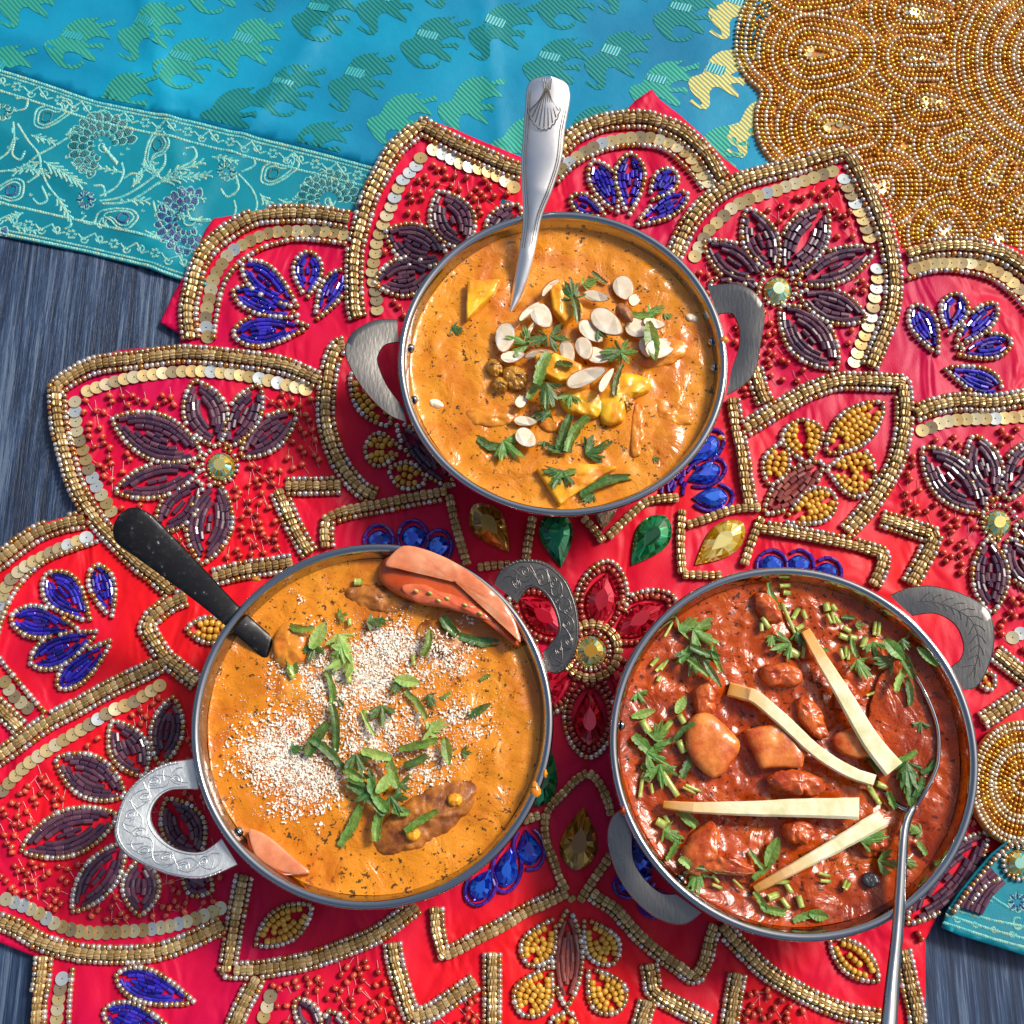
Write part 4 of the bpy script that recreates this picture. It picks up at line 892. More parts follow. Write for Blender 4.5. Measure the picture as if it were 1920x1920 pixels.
ROOT = []
for i, bw in enumerate(BOWLS):
    root = empty('curry_bowl', LAB[i], 'bowl', (bw['c'].x, bw['c'].y, ZB), 'steel curry bowls on the red mat'); ROOT.append(root)
    pr = bowl_prof(bw['R'])
    lathe_z('bowl_wall', pr[:7]+[(pr[14][0]+.0012, pr[14][1])], 'steel', root) if 0 else lathe_z('bowl_wall', pr, 'steel', root)
    for k, (o_, h_, m_, e_) in enumerate(HAND[i]): handle(bw, root, o_, h_, m_, e_, slope=-.08 if (i, k) == (2, 1) else .16)
    # rivet heads on the inner wall beside the handles
    RV = [[(762,652),(768,752),(1345,640),(1342,690)], [(447,1560),(1000,1180)], [(1232,1700),(1182,1362)]][i]
    for (u, v) in RV:
        zz = ZR-.0062; p = P(u, v, zz); d = Vector((p.x-bw['c'].x, p.y-bw['c'].y, 0)).normalized(); rr = inner_r(bw['R'], zz-ZB)-.0002
        vv, ff = lathe([(0, 1), (.35, .9), (.7, .6), (.85, .2)], 12, cap=True)
        me = mesh('rivet', vv*.0021, ff); o = link('rivet', me, 'steel', root); q = Vector((-d.x, -d.y, 0)).to_track_quat('X', 'Z')
        o.matrix_local = Matrix.Translation((d.x*rr, d.y*rr, zz-ZB)) @ q.to_matrix().to_4x4()

SMEAR = [[(1358, 636, 9, 8), (1352, 820, 8, 5)], [(1004, 1480, 10, 16), (1022, 1560-110, 5, 9), (480, 1085, 9, 5)], [(1168, 1520, 5, 10), (1230, 1120, 7, 5)]]
def smears():
    for i, L_ in enumerate(SMEAR):
        for (u, v, a_, b_) in L_:
            ring_ = [P(u+a_*math.cos(t_)*(1+.25*math.sin(3*t_)), v+b_*math.sin(t_), ZR) for t_ in np.linspace(0, 2*math.pi, 13)[:-1]]; c = P(u, v, ZR); vs = []; fs = []
            for (k, z) in ((1, -.0006), (.8, .0002), (.4, .0006)):
                for w in ring_: q = c+(w-c)*k; vs.append((q.x, q.y, ZR+z+.0003))
            vs.append((c.x, c.y, ZR+.001)); n = 12
            for a2 in range(2):
                for k in range(n): fs.append((a2*n+k, (a2+1)*n+k, (a2+1)*n+(k+1) % n, a2*n+(k+1) % n))
            for k in range(n): fs.append((36, 24+(k+1) % n, 24+k))
            me = mesh('sauce_smear', vs, fs)
            if sum(p.normal.z for p in me.polygons) < 0: me.flip_normals()
            child(link('sauce_smear', me, ['sauce_gold', 'sauce_gold', 'sauce_red'][i]), ROOT[i])
smears()
# ================================================================== curries
DEP = .0080; ZS = ZR-DEP
def h_s1(x, y): return .0009*N3(x, y, 60, 1)+.0006*N3(x, y, 140, 4)
def mound(x, y, c, r, h): 
    d = ((x-c[0])**2+(y-c[1])**2)/(r*r); return h*math.exp(-d*2)
m1 = P(1075, 690, ZS); m2 = P(700, 1330, ZS); 
LUMPS = [(1476,1268,38,.0035),(1330,1290,40,.004),(1410,1330,34,.002),(1520,1330,46,.0035),(1590,1260,40,.003),(1440,1180,50,.002),(1610,1390,44,.003),(1322,1400,62,.004),(1450,1400,60,.003),(1490,1468,60,.004),(1314,1590,52,.004),(1390,1610,40,.003),(1492,1560,32,.003),(1630,1570,36,.003),(1560,1480,30,.002),(1445,1130,30,.0022)]
LP = [(P(a, b_, ZS), r_*.00023, h_) for a, b_, r_, h_ in LUMPS]
def h_c1(x, y): return h_s1(x, y)+mound(x, y, m1, .030, .0022)+.0009*abs(N3(x, y*.6, 90, 8))
def h_c2(x, y): return .9*h_s1(x, y)+.0007*abs(N3(x*.7, y, 95, 3))+mound(x, y, m2, .036, .0016)
def h_c3(x, y): return h_s1(x, y)+.0011*N3(x, y, 110, 6)+.0006*N3(x, y, 260, 2)+sum(mound(x, y, c, r_, h_) for c, r_, h_ in LP)-.001
HF = [h_c1, h_c2, h_c3]; CURL = ['orange paneer curry filling the top bowl under sliced almonds', 'golden orange kofta curry filling the left bowl under grated nuts', 'dark red curry filling the right bowl under ginger sticks']
ZTOP = []
def ztop(i, x, y):
    bw = BOWLS[i]; r_ = math.hypot(x-bw['c'].x, y-bw['c'].y); Rs = inner_r(bw['R'], ZS-ZB); e = min(1, max(0, (Rs-r_)/.006)); return ZS+HF[i](x, y)*e+.0012*(1-e)**3*.6
for i, bw in enumerate(BOWLS):
    Rs = inner_r(bw['R'], ZS-ZB)+.0004; nr, ns = 150, 420; v = []; f = []
    for a_ in range(nr+1):
        r_ = Rs*a_/nr
        for k in range(ns):
            an = 2*math.pi*k/ns; rr = r_*(1+.006*N3(math.cos(an), math.sin(an), 3, i) if a_ == nr else 1)
            x, y = bw['c'].x+rr*math.cos(an), bw['c'].y+rr*math.sin(an); v.append((x, y, ztop(i, x, y)) if a_ < nr else (x, y, ZS+.0010+.0006*N3(math.cos(an), math.sin(an), 5, i+3)))
            if a_ == 0: break
    st0 = 1
    for k in range(ns): f.append((0, st0+k, st0+(k+1) % ns))
    for a_ in range(1, nr):
        for k in range(ns):
            s0 = st0+(a_-1)*ns; s1 = s0+ns; f.append((s0+k, s1+k, s1+(k+1) % ns, s0+(k+1) % ns))
    o = link('curry_sauce', mesh('curry_sauce', v, f), ['sauce_orange', 'sauce_gold', 'sauce_red'][i]); tag(o, CURL[i], 'curry')
    
def zat(i, u, v):
    p = P(u, v, ZS); return ztop(i, p.x, p.y)
import bmesh
def pillow(name, outline, i, mat, h=.003, power=2.5, amp=.0004, nscale=160, dz=0., sm=True, rings=(1, .99, .965, .92, .86, .78, .68, .56, .43, .3, .16, .06), sink=.004, smooth=True, z=None, tiltv=(0, 0), colorm=None):
    ol = cr(outline, 9, True)[:-1] if sm else None
    if ol is None:
        ol = []; 
        for k in range(len(outline)):
            a, b_ = np.array(outline[k], float), np.array(outline[(k+1) % len(outline)], float)
            for s in (.04, .2, .4, .6, .8, .96): ol.append(a+(b_-a)*s)
        ol = np.array(ol)
    c = ol.mean(0); zb = (zat(i, c[0], c[1]) if z is None else z)+dz; W_ = [P(q[0], q[1], zb) for q in ol]; cc = P(c[0], c[1], zb); n = len(W_); v = []; f = []
    for (s, zz) in [(.93, -sink)]+[(s, h*(1-s**power)**(1/power)) for s in rings]:
        for w in W_:
            p = cc+(w-cc)*s; nz = amp*(noise.noise(Vector((p.x*nscale, p.y*nscale, i+zz*nscale)))+.6*noise.noise(Vector((p.x*nscale*2.3, p.y*nscale*2.3, i+5)))); p.z = zb+zz+nz*1.5+(p.x-cc.x)*tiltv[0]+(p.y-cc.y)*tiltv[1]; p.x += nz; p.y -= nz; v.append(p)
    v.append(Vector((cc.x, cc.y, zb+h))); R_ = len(rings)+1
    for a_ in range(R_-1):
        for k in range(n): f.append((a_*n+k, a_*n+(k+1) % n, (a_+1)*n+(k+1) % n, (a_+1)*n+k))
    for k in range(n): f.append((len(v)-1, (R_-1)*n+k, (R_-1)*n+(k+1) % n))
    me = mesh(name, v, f); bm = bmesh.new(); bm.from_mesh(me); bmesh.ops.recalc_face_normals(bm, faces=bm.faces); bm.to_mesh(me); bm.free()
    return link(name, me, mat, None, smooth)
def ell(c, a, b_, deg, n=14, p=1.):
    t_ = math.radians(deg); return [(c[0]+a*math.cos(k)*math.cos(t_)-b_*math.sin(k)*math.sin(t_), c[1]+a*math.cos(k)*math.sin(t_)+b_*math.sin(k)*math.cos(t_)) for k in np.linspace(0, 2*math.pi, n+1)[:-1]]
G1 = 'paneer pieces in the top bowl'
for (ol, m_, lab, h_, sm) in [
   ([(877,531),(938,529),(927,556),(874,606)], 'paneer', 'yellow paneer wedge alone at the upper left of the top bowl', .004, False),
   ([(1030,542),(1062,540),(1094,586),(1058,614),(1036,592)], 'paneer', 'yellow paneer cube beside the upright almond slices near the spoon tip', .006, False),
   ([(1004,882),(1080,872),(1157,878),(1100,915),(1048,950)], 'paneer', 'large triangular paneer piece with browned spots at the bottom of the top bowl', .0038, False),
   ([(1110,712),(1168,702),(1214,712),(1216,735),(1180,752),(1168,790),(1132,796),(1120,760)], 'paneer', 'rounded bright yellow paneer piece right of the long almond slice', .0045, True),
   ([(1052,742),(1090,730),(1130,745),(1122,782),(1080,780),(1054,765)], 'paneer', 'yellow paneer piece under the large coriander sprig in the top bowl', .004, True),
   ([(1000,665),(1040,668),(1090,690),(1092,716),(1048,722),(1006,700)], 'paneer', 'yellow paneer block in the middle of the almond pile', .005, False),
   ([(876,770),(915,762),(965,765),(968,788),(940,800),(888,796)], 'paneer_coated', 'long sauce coated paneer strip at the lower left of the almond pile', .0036, True),
   ([(1018,782),(1062,784),(1066,802),(1036,812),(1012,800)], 'paneer_coated', 'small sauce coated paneer piece below the coriander sprig in the top bowl', .003, True),
   ([(1190,760),(1208,768),(1206,830),(1196,855),(1182,846)], 'paneer_coated', 'narrow sauce coated paneer strip at the lower right of the top bowl', .0028, True),
   ([(1226,748),(1290,762),(1302,790),(1270,800),(1228,775)], 'paneer_coated', 'flat sauce covered paneer piece near the right wall of the top bowl', .0016, True),
   ([(1180,640),(1280,640),(1282,668),(1240,690),(1190,680)], 'paneer_coated', 'sauce coated paneer mound under the broken almond slice on the right', .004, True),
   ([(940,622),(968,600),(975,612),(948,655),(930,668)], 'paneer_coated', 'sauce coated paneer sliver left of the upright almond slice', .003, True)]:
    o = pillow('paneer_piece', ol, 0, m_, h_*(.6 if m_ == 'paneer_coated' else 1), 9 if m_ == 'paneer' and not sm else 3.4, .0006 if m_ == 'paneer' else .0007, 190, .0004 if m_ == 'paneer' else -.0004, sm); tag(o, lab, 'paneer', G1)
for (c, r_, lab) in [((965,709), 25, 'largest wrinkled golden raisin beside the coriander sprig in the top bowl'), ((928,690), 17, 'golden raisin left of the largest raisin in the top bowl'), ((938,722), 15, 'small golden raisin just below the left raisin'), ((1166,752), 22, 'translucent golden raisin on the rounded paneer piece')]:
    o = pillow('raisin', ell(c, r_, r_*.85, 30), 0, 'raisin', .0042, 2.1, .0009, 420, .001); tag(o, lab, 'raisin', 'golden raisins in the top bowl')
def almond(c, ln, wd, deg, lift, skin=1, tilt=(0, 0), broken=False, back=False):
    n = 28; z = zat(0, *c)+.0022+lift; s = SC(c[0], c[1], z); v = []; f = []; mi = []
    def sh(a): 
        x = math.cos(a); y = math.sin(a)*(1-.22*x); 
        if broken and x > .55: x = .55+.1*math.sin(a*7)
        return x, y
    lay = [(.9, -.0007), (1, -.00055), (1.02, 0), (1, .00045), (.94, .0006), (.90, .00062)] if not back else [(.9, -.001), (1.02, 0), (.97, .0016), (.8, .0032), (.5, .0044), (.02, .0050)]
    for (k, zz) in lay:
        for q in range(n):
            x, y = sh(2*math.pi*q/n); v.append(Vector((x*ln/2*s*k, y*wd*.43*s*k, zz*.8+.0003*noise.noise(Vector((x*3+c[0], y*3, 1)))+.0012*x*x*k*k)))
    for a_ in range(len(lay)-1):
        for q in range(n): f.append((a_*n+q, a_*n+(q+1) % n, (a_+1)*n+(q+1) % n, (a_+1)*n+q)); mi.append(1 if (a_ < 4 or back) else 0)
    f.append(tuple(range(n))[::-1]); mi.append(0); f.append(tuple((len(lay)-1)*n+q for q in range(n))); mi.append(1 if back else 0)
    me = mesh('almond_slice', v, f); me.materials.append(MATS['almond']); me.materials.append(MATS['almond_skin'])
    me.polygons.foreach_set('material_index', mi); o = link('almond_slice', me, None, None, back)
    p = P(c[0], c[1], z); o.location = p; o.rotation_euler = (tilt[0], tilt[1], -math.radians(deg)); return o
AL = [((947,635),62,44,95,.001,(.1,.15),'upright oval almond slice farthest left in the pile'),((1016,594),54,44,60,.002,(-.15,.1),'round almond slice directly right of the spoon tip'),((1028,538),54,16,-50,.003,(.9,0),'thin almond slice on edge right of the spoon'),((989,584),58,15,-48,.003,(.9,0),'almond slice on edge touching the spoon tip'),
 ((992,618),52,12,-60,.001,(.9,0),'thin almond sliver between the two upright slices'),((1119,556),50,24,15,.001,(.3,0),'small white almond slice above the paneer cube'),((1170,542),52,44,70,0,(0,.1),'pale round almond slice topmost in the pile'),((1189,562),36,24,-40,.002,(.4,.1),'small tilted almond chip leaning on the topmost slice'),
 ((1139,606),78,50,48,.003,(.15,-.1),'largest white almond slice with brown skin edge'),((1108,624),60,38,50,.001,(.1,.1),'oval almond slice left of the largest one'),((1196,617),50,44,30,.001,(0,-.1),'broad almond slice right of the brown almond'),((1226,608),42,26,10,0,(.1,0),'short almond slice at the right edge of the pile'),
 ((1096,655),48,36,70,.0015,(.1,0),'cut almond slice above the long one in the pile'),((1121,668),48,38,20,.001,(0,.1),'half hidden almond slice under the coriander leaf right of centre'),((1240,652),66,44,-20,.002,(0,.1),'broken almond slice under the pointed coriander leaf'),((1214,655),48,34,60,.0005,(.1,0),'almond slice tucked left of the broken slice'),
 ((961,669),46,26,-10,.001,(.3,0),'short almond slice below the upright left slice'),((1009,662),58,20,-12,.0025,(.9,0),'brown edged almond slice on edge under the coriander'),((1064,661),46,32,70,.001,(.1,.2),'pale almond slice in the middle behind the coriander sprig'),((1098,706),80,36,-22,.004,(.35,0),'long white almond slice with brown underside in the centre'),
 ((1134,714),64,20,-62,.003,(.5,.2),'narrow folded almond slice right of the long one'),((985,790),44,22,5,0,(.3,0),'small almond slice lying just above the lower round one'),((987,823),48,40,50,0,(0,0),'round almond slice lowest in the top bowl'),((977,752),32,24,-60,.001,(.3,.2),'almond chip below the golden raisins')]
for k, (c, ln, wd, deg, lift, tl, lab) in enumerate(AL):
    o = almond(c, ln, wd, deg, lift*1.3+random.uniform(0, .0012), tilt=(tl[0]+random.uniform(-.22, .22), tl[1]+random.uniform(-.22, .22)), broken=('broken' in lab or 'chip' in lab)); tag(o, lab, 'almond', 'almond slices in the top bowl')
o = almond((1171,590), 44, 30, 55, .003, back=True); o.name = 'almond_piece'; tag(o, 'brown skinned almond half on the largest white slice', 'almond')
# cream blobs on the left of bowl one
for (c, a, b_, lab) in [((818,757), 14, 8, 'white cream spot at the left of the top bowl'), ((1297,596), 12, 7, 'pale cream spot by the right wall of the top bowl')]:
    o = pillow('cream_spot', ell(c, a, b_, 20), 0, 'cream', .0012, 2, .0003, 300, 0); tag(o, lab, 'cream')
# koftas, tomato, lump in the left bowl
for (ol, m_, lab, h_) in [(ell((712,1124), 70, 26, 10), 'kofta', 'flat brown kofta below the tomato wedge', .0032), (ell((826,1196), 50, 34, 15), 'kofta', 'brown kofta half covered with grated nuts at upper right', .0040),
                          (ell((798,1532), 112, 46, -32), 'kofta', 'large long brown kofta at the bottom of the left bowl', .0046), (ell((545,1210), 34, 46, 10), 'paneer_coated', 'sauce coated kofta at the end of the dark spoon', .0050),
                          (ell((560,1290), 52, 36, 0), 'paneer_coated', 'sauce covered kofta under the left nut sprinkles', .0022)]:
    o = pillow('kofta', ol, 1, m_, h_, 2.6, .0007, 170, -.0012); tag(o, lab, 'kofta', 'koftas in the left bowl')
for (c, r_, lab) in [((775,1565), 14, 'yellow lentil bit on the large kofta lower end'), ((853,1500), 14, 'yellow bit on the large kofta upper end')]:
    o = pillow('cooked_bit', ell(c, r_, r_*.9, 0), 1, 'paneer', .0022, 2.3, .0004, 300, .0034); tag(o, lab, 'food bit')
o = pillow('tomato_wedge', [(716,1095),(714,1062),(735,1042),(775,1048),(830,1066),(880,1094),(925,1130),(958,1172),(976,1212),(962,1210),(935,1186),(894,1160),(815,1137),(760,1124)], 1, 'tomato_skin', .0072, 3, .0003, 120, .0012)
tw = empty('tomato_slice', 'long tomato wedge against the upper right wall of the left bowl', 'tomato', P(850, 1120, ZS)); o.name = 'skin'; child(o, tw)
o = pillow('flesh_rim', [(722,1060),(745,1030),(770,1024),(812,1036),(858,1058),(905,1092),(945,1130),(968,1170),(975,1205),(950,1165),(905,1122),(850,1088),(800,1068),(760,1066)], 1, 'tomato_pale', .0018, 5, .0003, 160, .0082); child(o, tw)
o = pillow('seed_cavity', [(752,1100),(790,1094),(822,1108),(862,1118),(905,1142),(930,1170),(890,1156),(830,1138),(780,1128)], 1, 'tomato_flesh', .0022, 2.5, .0005, 220, .0075); child(o, tw)
for (u, v) in ((780, 1108), (806, 1112), (838, 1122), (872, 1134), (900, 1150), (822, 1126)):
    o = pillow('tomato_seed', ell((u, v), 5, 3, 30), 1, 'stem', .0010, 2, .0001, 300, .0098); child(o, tw)
tb = empty('tomato_slice', 'flat pink tomato slice at the lower left wall of the left bowl', 'tomato', P(520, 1600, ZS))
o = pillow('flesh', [(466,1558),(480,1556),(506,1570),(546,1604),(580,1634),(560,1638),(530,1634),(500,1620),(478,1600)], 1, 'tomato_pale', .0016, 6, .0002, 100, .0030); child(o, tb)
o = pillow('skin', [(462,1562),(470,1600),(496,1628),(530,1642),(582,1638),(540,1634),(500,1622),(474,1598)], 1, 'tomato_skin', .0022, 3, .0002, 100, .0012); child(o, tb)
# right bowl: chicken, potato, ginger
for (nm, ol, m_, lab, h_, pw) in [('potato_chunk', [(1294,1348),(1328,1337),(1374,1376),(1388,1400),(1370,1432),(1342,1460),(1306,1436),(1284,1398)], 'potato', 'large smooth orange potato chunk at the left of the right bowl', .0052, 3),
   ('potato_chunk', [(1393,1368),(1440,1360),(1462,1358),(1508,1416),(1500,1440),(1424,1442)], 'potato', 'square orange potato chunk in the centre of the right bowl', .0048, 6),
   ('potato_chunk', [(1560,1380),(1600,1366),(1646,1372),(1656,1416),(1612,1424),(1572,1410)], 'potato', 'potato chunk under the straight ginger stick', .0044, 4),
   ('chicken_piece', [(1430,1250),(1476,1245),(1502,1262),(1494,1284),(1450,1288),(1428,1272)], 'chicken', 'chicken piece above the curved ginger stick', .0046, 2.6), ('chicken_piece', [(1300,1300),(1330,1272),(1340,1300),(1336,1340),(1308,1345)], 'chicken', 'ridged chicken piece below the dark coriander clump', .0050, 2.4),
   ('chicken_piece', ell((1492,1468), 56, 24, 8), 'chicken', 'dark edged chicken piece above the level ginger stick', .0056, 2.6), ('chicken_piece', [(1278,1600),(1300,1560),(1335,1540),(1346,1570),(1350,1610),(1400,1618),(1412,1640),(1340,1640),(1290,1636)], 'chicken', 'large ridged chicken piece at the lower left of the right bowl', .0060, 2.4),
   ('chicken_piece', ell((1494,1560), 30, 24, 0), 'chicken', 'small round chicken piece below the level ginger stick', .0056, 2.3), ('chicken_piece', [(1560,1500),(1590,1290),(1600,1290),(1610,1310),(1580,1330)][2:]+[(1560,1320),(1575,1270)], 'chicken', 'chicken piece at the upper right beside the straight ginger stick', .0044, 2.4),
   ('chicken_piece', ell((1440,1140), 34, 20, 50), 'chicken', 'chicken piece at the top of the right bowl', .0042, 2.4), ('chicken_piece', ell((1640,1580), 32, 22, -50), 'chicken', 'chicken piece left of the steel spoon handle', .0046, 2.4), ('chicken_piece', ell((1520,1345), 44, 22, 60), 'chicken', 'knobbly chicken piece between the two upper ginger sticks', .0040, 2.3),
   ('chicken_piece', ell((1635,1220), 24, 26, 0), 'chicken', 'chicken piece under the coriander near the spoon top', .0040, 2.3)]:
    o = pillow(nm, ol, 2, m_, h_, pw, .0010 if m_ == 'chicken' else .0004, 210 if m_ == 'chicken' else 120, -.0005, pw < 5); tag(o, lab, nm.split('_')[0], nm.split('_')[0]+' pieces in the right bowl')
o = pillow('charred_bit', ell((1632,1650), 17, 14, 0), 2, 'black_bit', .002, 3, .0005, 300, .0008); tag(o, 'black charred bit left of the spoon handle', 'food bit')
STAIN = 1.05
def stick(i, L_, w0, w1, lab, dz, thick=.0034):
    c = cr(L_, 6); n = len(c); v = []; f = []
    d = np.gradient(c, axis=0); d /= np.hypot(*d.T)[:, None]; nx = np.stack([-d[:, 1], d[:, 0]], 1)
    for k in range(n):
        s = k/(n-1); w = (w0+(w1-w0)*s)/2; z = ZS+dz+.0010*math.sin(s*3)+.0016
        if i is not None: z = max(z, ZS+.004)-.0045*(1-min(1, s*4))
        jit = .6*noise.noise(Vector((k*.7, L_[0][0], 0)))
        for (a, zz) in ((-1, -thick), (-1, -.0007), (-.8, 0), (.72, .0001), (1, -.0009), (1, -thick)):
            q = c[k]+nx[k]*(w*1.14*a*(1+.05*noise.noise(Vector((k*.45, a*3, L_[0][0]))))+jit); v.append(P(q[0], q[1], z+zz))
    for k in range(n-1):
        for a in range(6): f.append((k*6+a, k*6+(a+1) % 6, (k+1)*6+(a+1) % 6, (k+1)*6+a))
    f += [tuple(range(6)), tuple((n-1)*6+a for a in range(6))[::-1]]
    me = mesh('ginger_stick', v, f); bm = bmesh.new(); bm.from_mesh(me); bmesh.ops.recalc_face_normals(bm, faces=bm.faces); bm.to_mesh(me); bm.free()
    me.materials.append(MATS['ginger']); at = me.attributes.new('rnd', 'FLOAT', 'POINT'); at.data.foreach_set('value', [min(1, (q//6)/(n-1)*STAIN) for q in range(n*6)])
    o = link('ginger_stick', me, None, None, False); tag(o, lab, 'ginger', 'ginger sticks on the right bowl')
stick(2, [(1366,1292),(1395,1300),(1420,1310),(1476,1358),(1530,1408),(1590,1446),(1640,1464)], 24, 20, 'curved ginger stick crossing the middle of the right bowl', .0060)
stick(2, [(1510,1182),(1540,1235),(1580,1300),(1630,1385),(1676,1443)], 16, 36, 'straight ginger stick slanting down from the top of the right bowl', .0064)
stick(2, [(1244,1508),(1300,1514),(1400,1516),(1500,1515),(1611,1516)], 12, 37, 'long level ginger stick lying across the right bowl', .0066)
stick(2, [(1415,1668),(1500,1622),(1580,1578),(1656,1533)], 14, 32, 'lowest ginger stick rising to the right, orange at its sunk end', .0044)

# ---- coriander
def leafmesh(kind, ln, wd, sd):
    rnd = random.Random(sd); v = []; f = []
    if kind == 'strip':
        n = 13; bend = rnd.uniform(-.35, .35); cur = rnd.uniform(.15, .5); e1 = [rnd.uniform(.72, 1.18) for _ in range(n+1)]; e2 = [rnd.uniform(.72, 1.18) for _ in range(n+1)]
        for k in range(n+1):
            s = k/n; x = (s-.5)*ln; yc = bend*ln*(.25-(s-.5)**2)*1.2; w = wd/2*.82*(.55+.5*math.sin(math.pi*min(1, .1+s*.85))**.7)
            for q, (e, z) in enumerate(((-e1[k], .55), (-.5, .12), (0, -.05), (.5, .16), (e2[k], .5))):
                v.append((x+(ln*.02*rnd.uniform(-1, 1) if abs(e) > .5 else 0), yc+w*e, (z*wd*cur)+.06*ln*cur*math.sin(s*5+sd)))
        for k in range(n):
            for q in range(4): f.append((k*5+q, (k+1)*5+q, (k+1)*5+q+1, k*5+q+1))
    elif kind == 'lobe':
        n = 40; v.append((0, 0, 0)); nl = rnd.choice((3, 5)); pts = []
        for k in range(n+1):
            a = -1.35+2.7*k/n; lob = abs(math.cos(a*nl/1.8)); r_ = (.36+.64*lob**.7)*(1+.16*math.sin(a*17+sd)+rnd.uniform(-.07, .07))
            pts.append((r_*math.cos(a)*ln, r_*math.sin(a)*wd, .10*ln*math.cos(a*nl/1.8*2)+rnd.uniform(-.02, .02)*ln))
        for s in (.5, 1): v += [(x*s, y*s, z*s*s) for (x, y, z) in pts]
        m_ = n+1
        for k in range(n): f += [(0, 1+k, 2+k), (1+k, 1+m_+k, 2+m_+k, 2+k)]
        v = [(x-ln*.45, y, z) for (x, y, z) in v]
    else:                        # spear
        n = 12
        for k in range(n+1):
            s = k/n; w = wd/2*math.sin(math.pi*(.06+s*.92))**.8
            for (e, z) in ((-1, .25), (0, 0), (1, .25)): v.append(((s-.5)*ln, w*e*(1+.12*(k % 2)), z*wd*.6+.06*ln*s*s))
        for k in range(n):
            for q in range(2): f.append((k*3+q, (k+1)*3+q, (k+1)*3+q+1, k*3+q+1))
    return v, f
def leaf(i, c, kind, ln, wd, deg, mat='leaf', dz=.003, lab=None, grp=None, z=None):
    s = SC(c[0], c[1], ZS); v, f = leafmesh(kind, ln*s*(.85 if kind == 'lobe' else 1), wd*s*(.8 if kind == 'lobe' else 1), int(c[0]*7+c[1])); z = (zat(i, *c) if z is None else z)+dz
    v = [(x, y, max(z_, -.001)) for x, y, z_ in v]
    me = mesh('coriander_leaf', v, f); o = link('coriander_leaf', me, mat, None, False); sm_ = o.modifiers.new('thickness', 'SOLIDIFY'); sm_.thickness = .00013
    if kind != 'strip':
        pass
    p = P(c[0], c[1], z); o.location = p; o.rotation_euler = (random.uniform(-.12, .12), random.uniform(-.12, .12), -math.radians(deg)); ITEMS.append([i, c, kind, ln, mat, o, lab]); return o
ITEMS = []
C1 = [((975,640),'lobe',48,40,200,'leaf',.005),((1010,636),'lobe',44,30,160,'leaf_dark',.006),((1046,634),'lobe',44,34,10,'leaf_dark',.006),((1018,690),'strip',70,26,110,'leaf',.008),((1026,738),'lobe',58,46,85,'leaf_dark',.007),((1004,728),'strip',50,20,120,'leaf',.006),((1072,548),'lobe',44,40,260,'leaf_dark',.007),((1078,578),'strip',54,16,80,'leaf_dark',.008),((1104,530),'lobe',34,26,-20,'leaf',.003),((1124,520),'strip',36,10,40,'leaf_dark',.002),
 ((1200,588),'strip',50,18,5,'leaf',.003),((1228,582),'lobe',36,26,-20,'leaf',.003),((1222,640),'spear',78,26,82,'leaf',.007),((1150,662),'lobe',46,38,170,'leaf_dark',.006),((1176,660),'lobe',34,30,0,'leaf',.006),((1128,626),'lobe',24,20,30,'leaf_dark',.006),((1160,712),'strip',62,12,-75,'leaf_dark',.006),((1068,750),'lobe',32,28,100,'leaf',.005),((926,832),'strip',66,22,20,'leaf_dark',.001),((958,840),'lobe',58,44,45,'leaf',.0015),((1058,810),'strip',70,20,-70,'leaf_dark',.003),((1084,815),'strip',80,24,-60,'leaf',.003),((1046,842),'strip',40,18,10,'leaf_dark',.002),
 ((1118,842),'lobe',60,38,-25,'leaf_dark',.0015),((1046,896),'lobe',48,40,120,'leaf_dark',.005),((1060,890),'strip',44,16,-20,'leaf',.005),((1136,912),'strip',104,22,-22,'leaf_dark',.0015),((1104,932),'lobe',32,26,150,'leaf_dark',.001),((855,618),'lobe',28,24,30,'leaf_dark',.0005),((1018,776),'lobe',42,34,150,'leaf_dark',.002),((1058,684),'strip',30,14,10,'leaf_dark',.006),((1252,592),'lobe',18,14,0,'leaf',.001),((1230,860),'lobe',14,12,0,'leaf_dark',.0005),((1020,833),'lobe',18,14,90,'leaf_dark',.001)]
for (c, k_, ln, wd, dg, m_, dz) in C1: leaf(0, c, k_, ln, wd, dg, m_, dz)
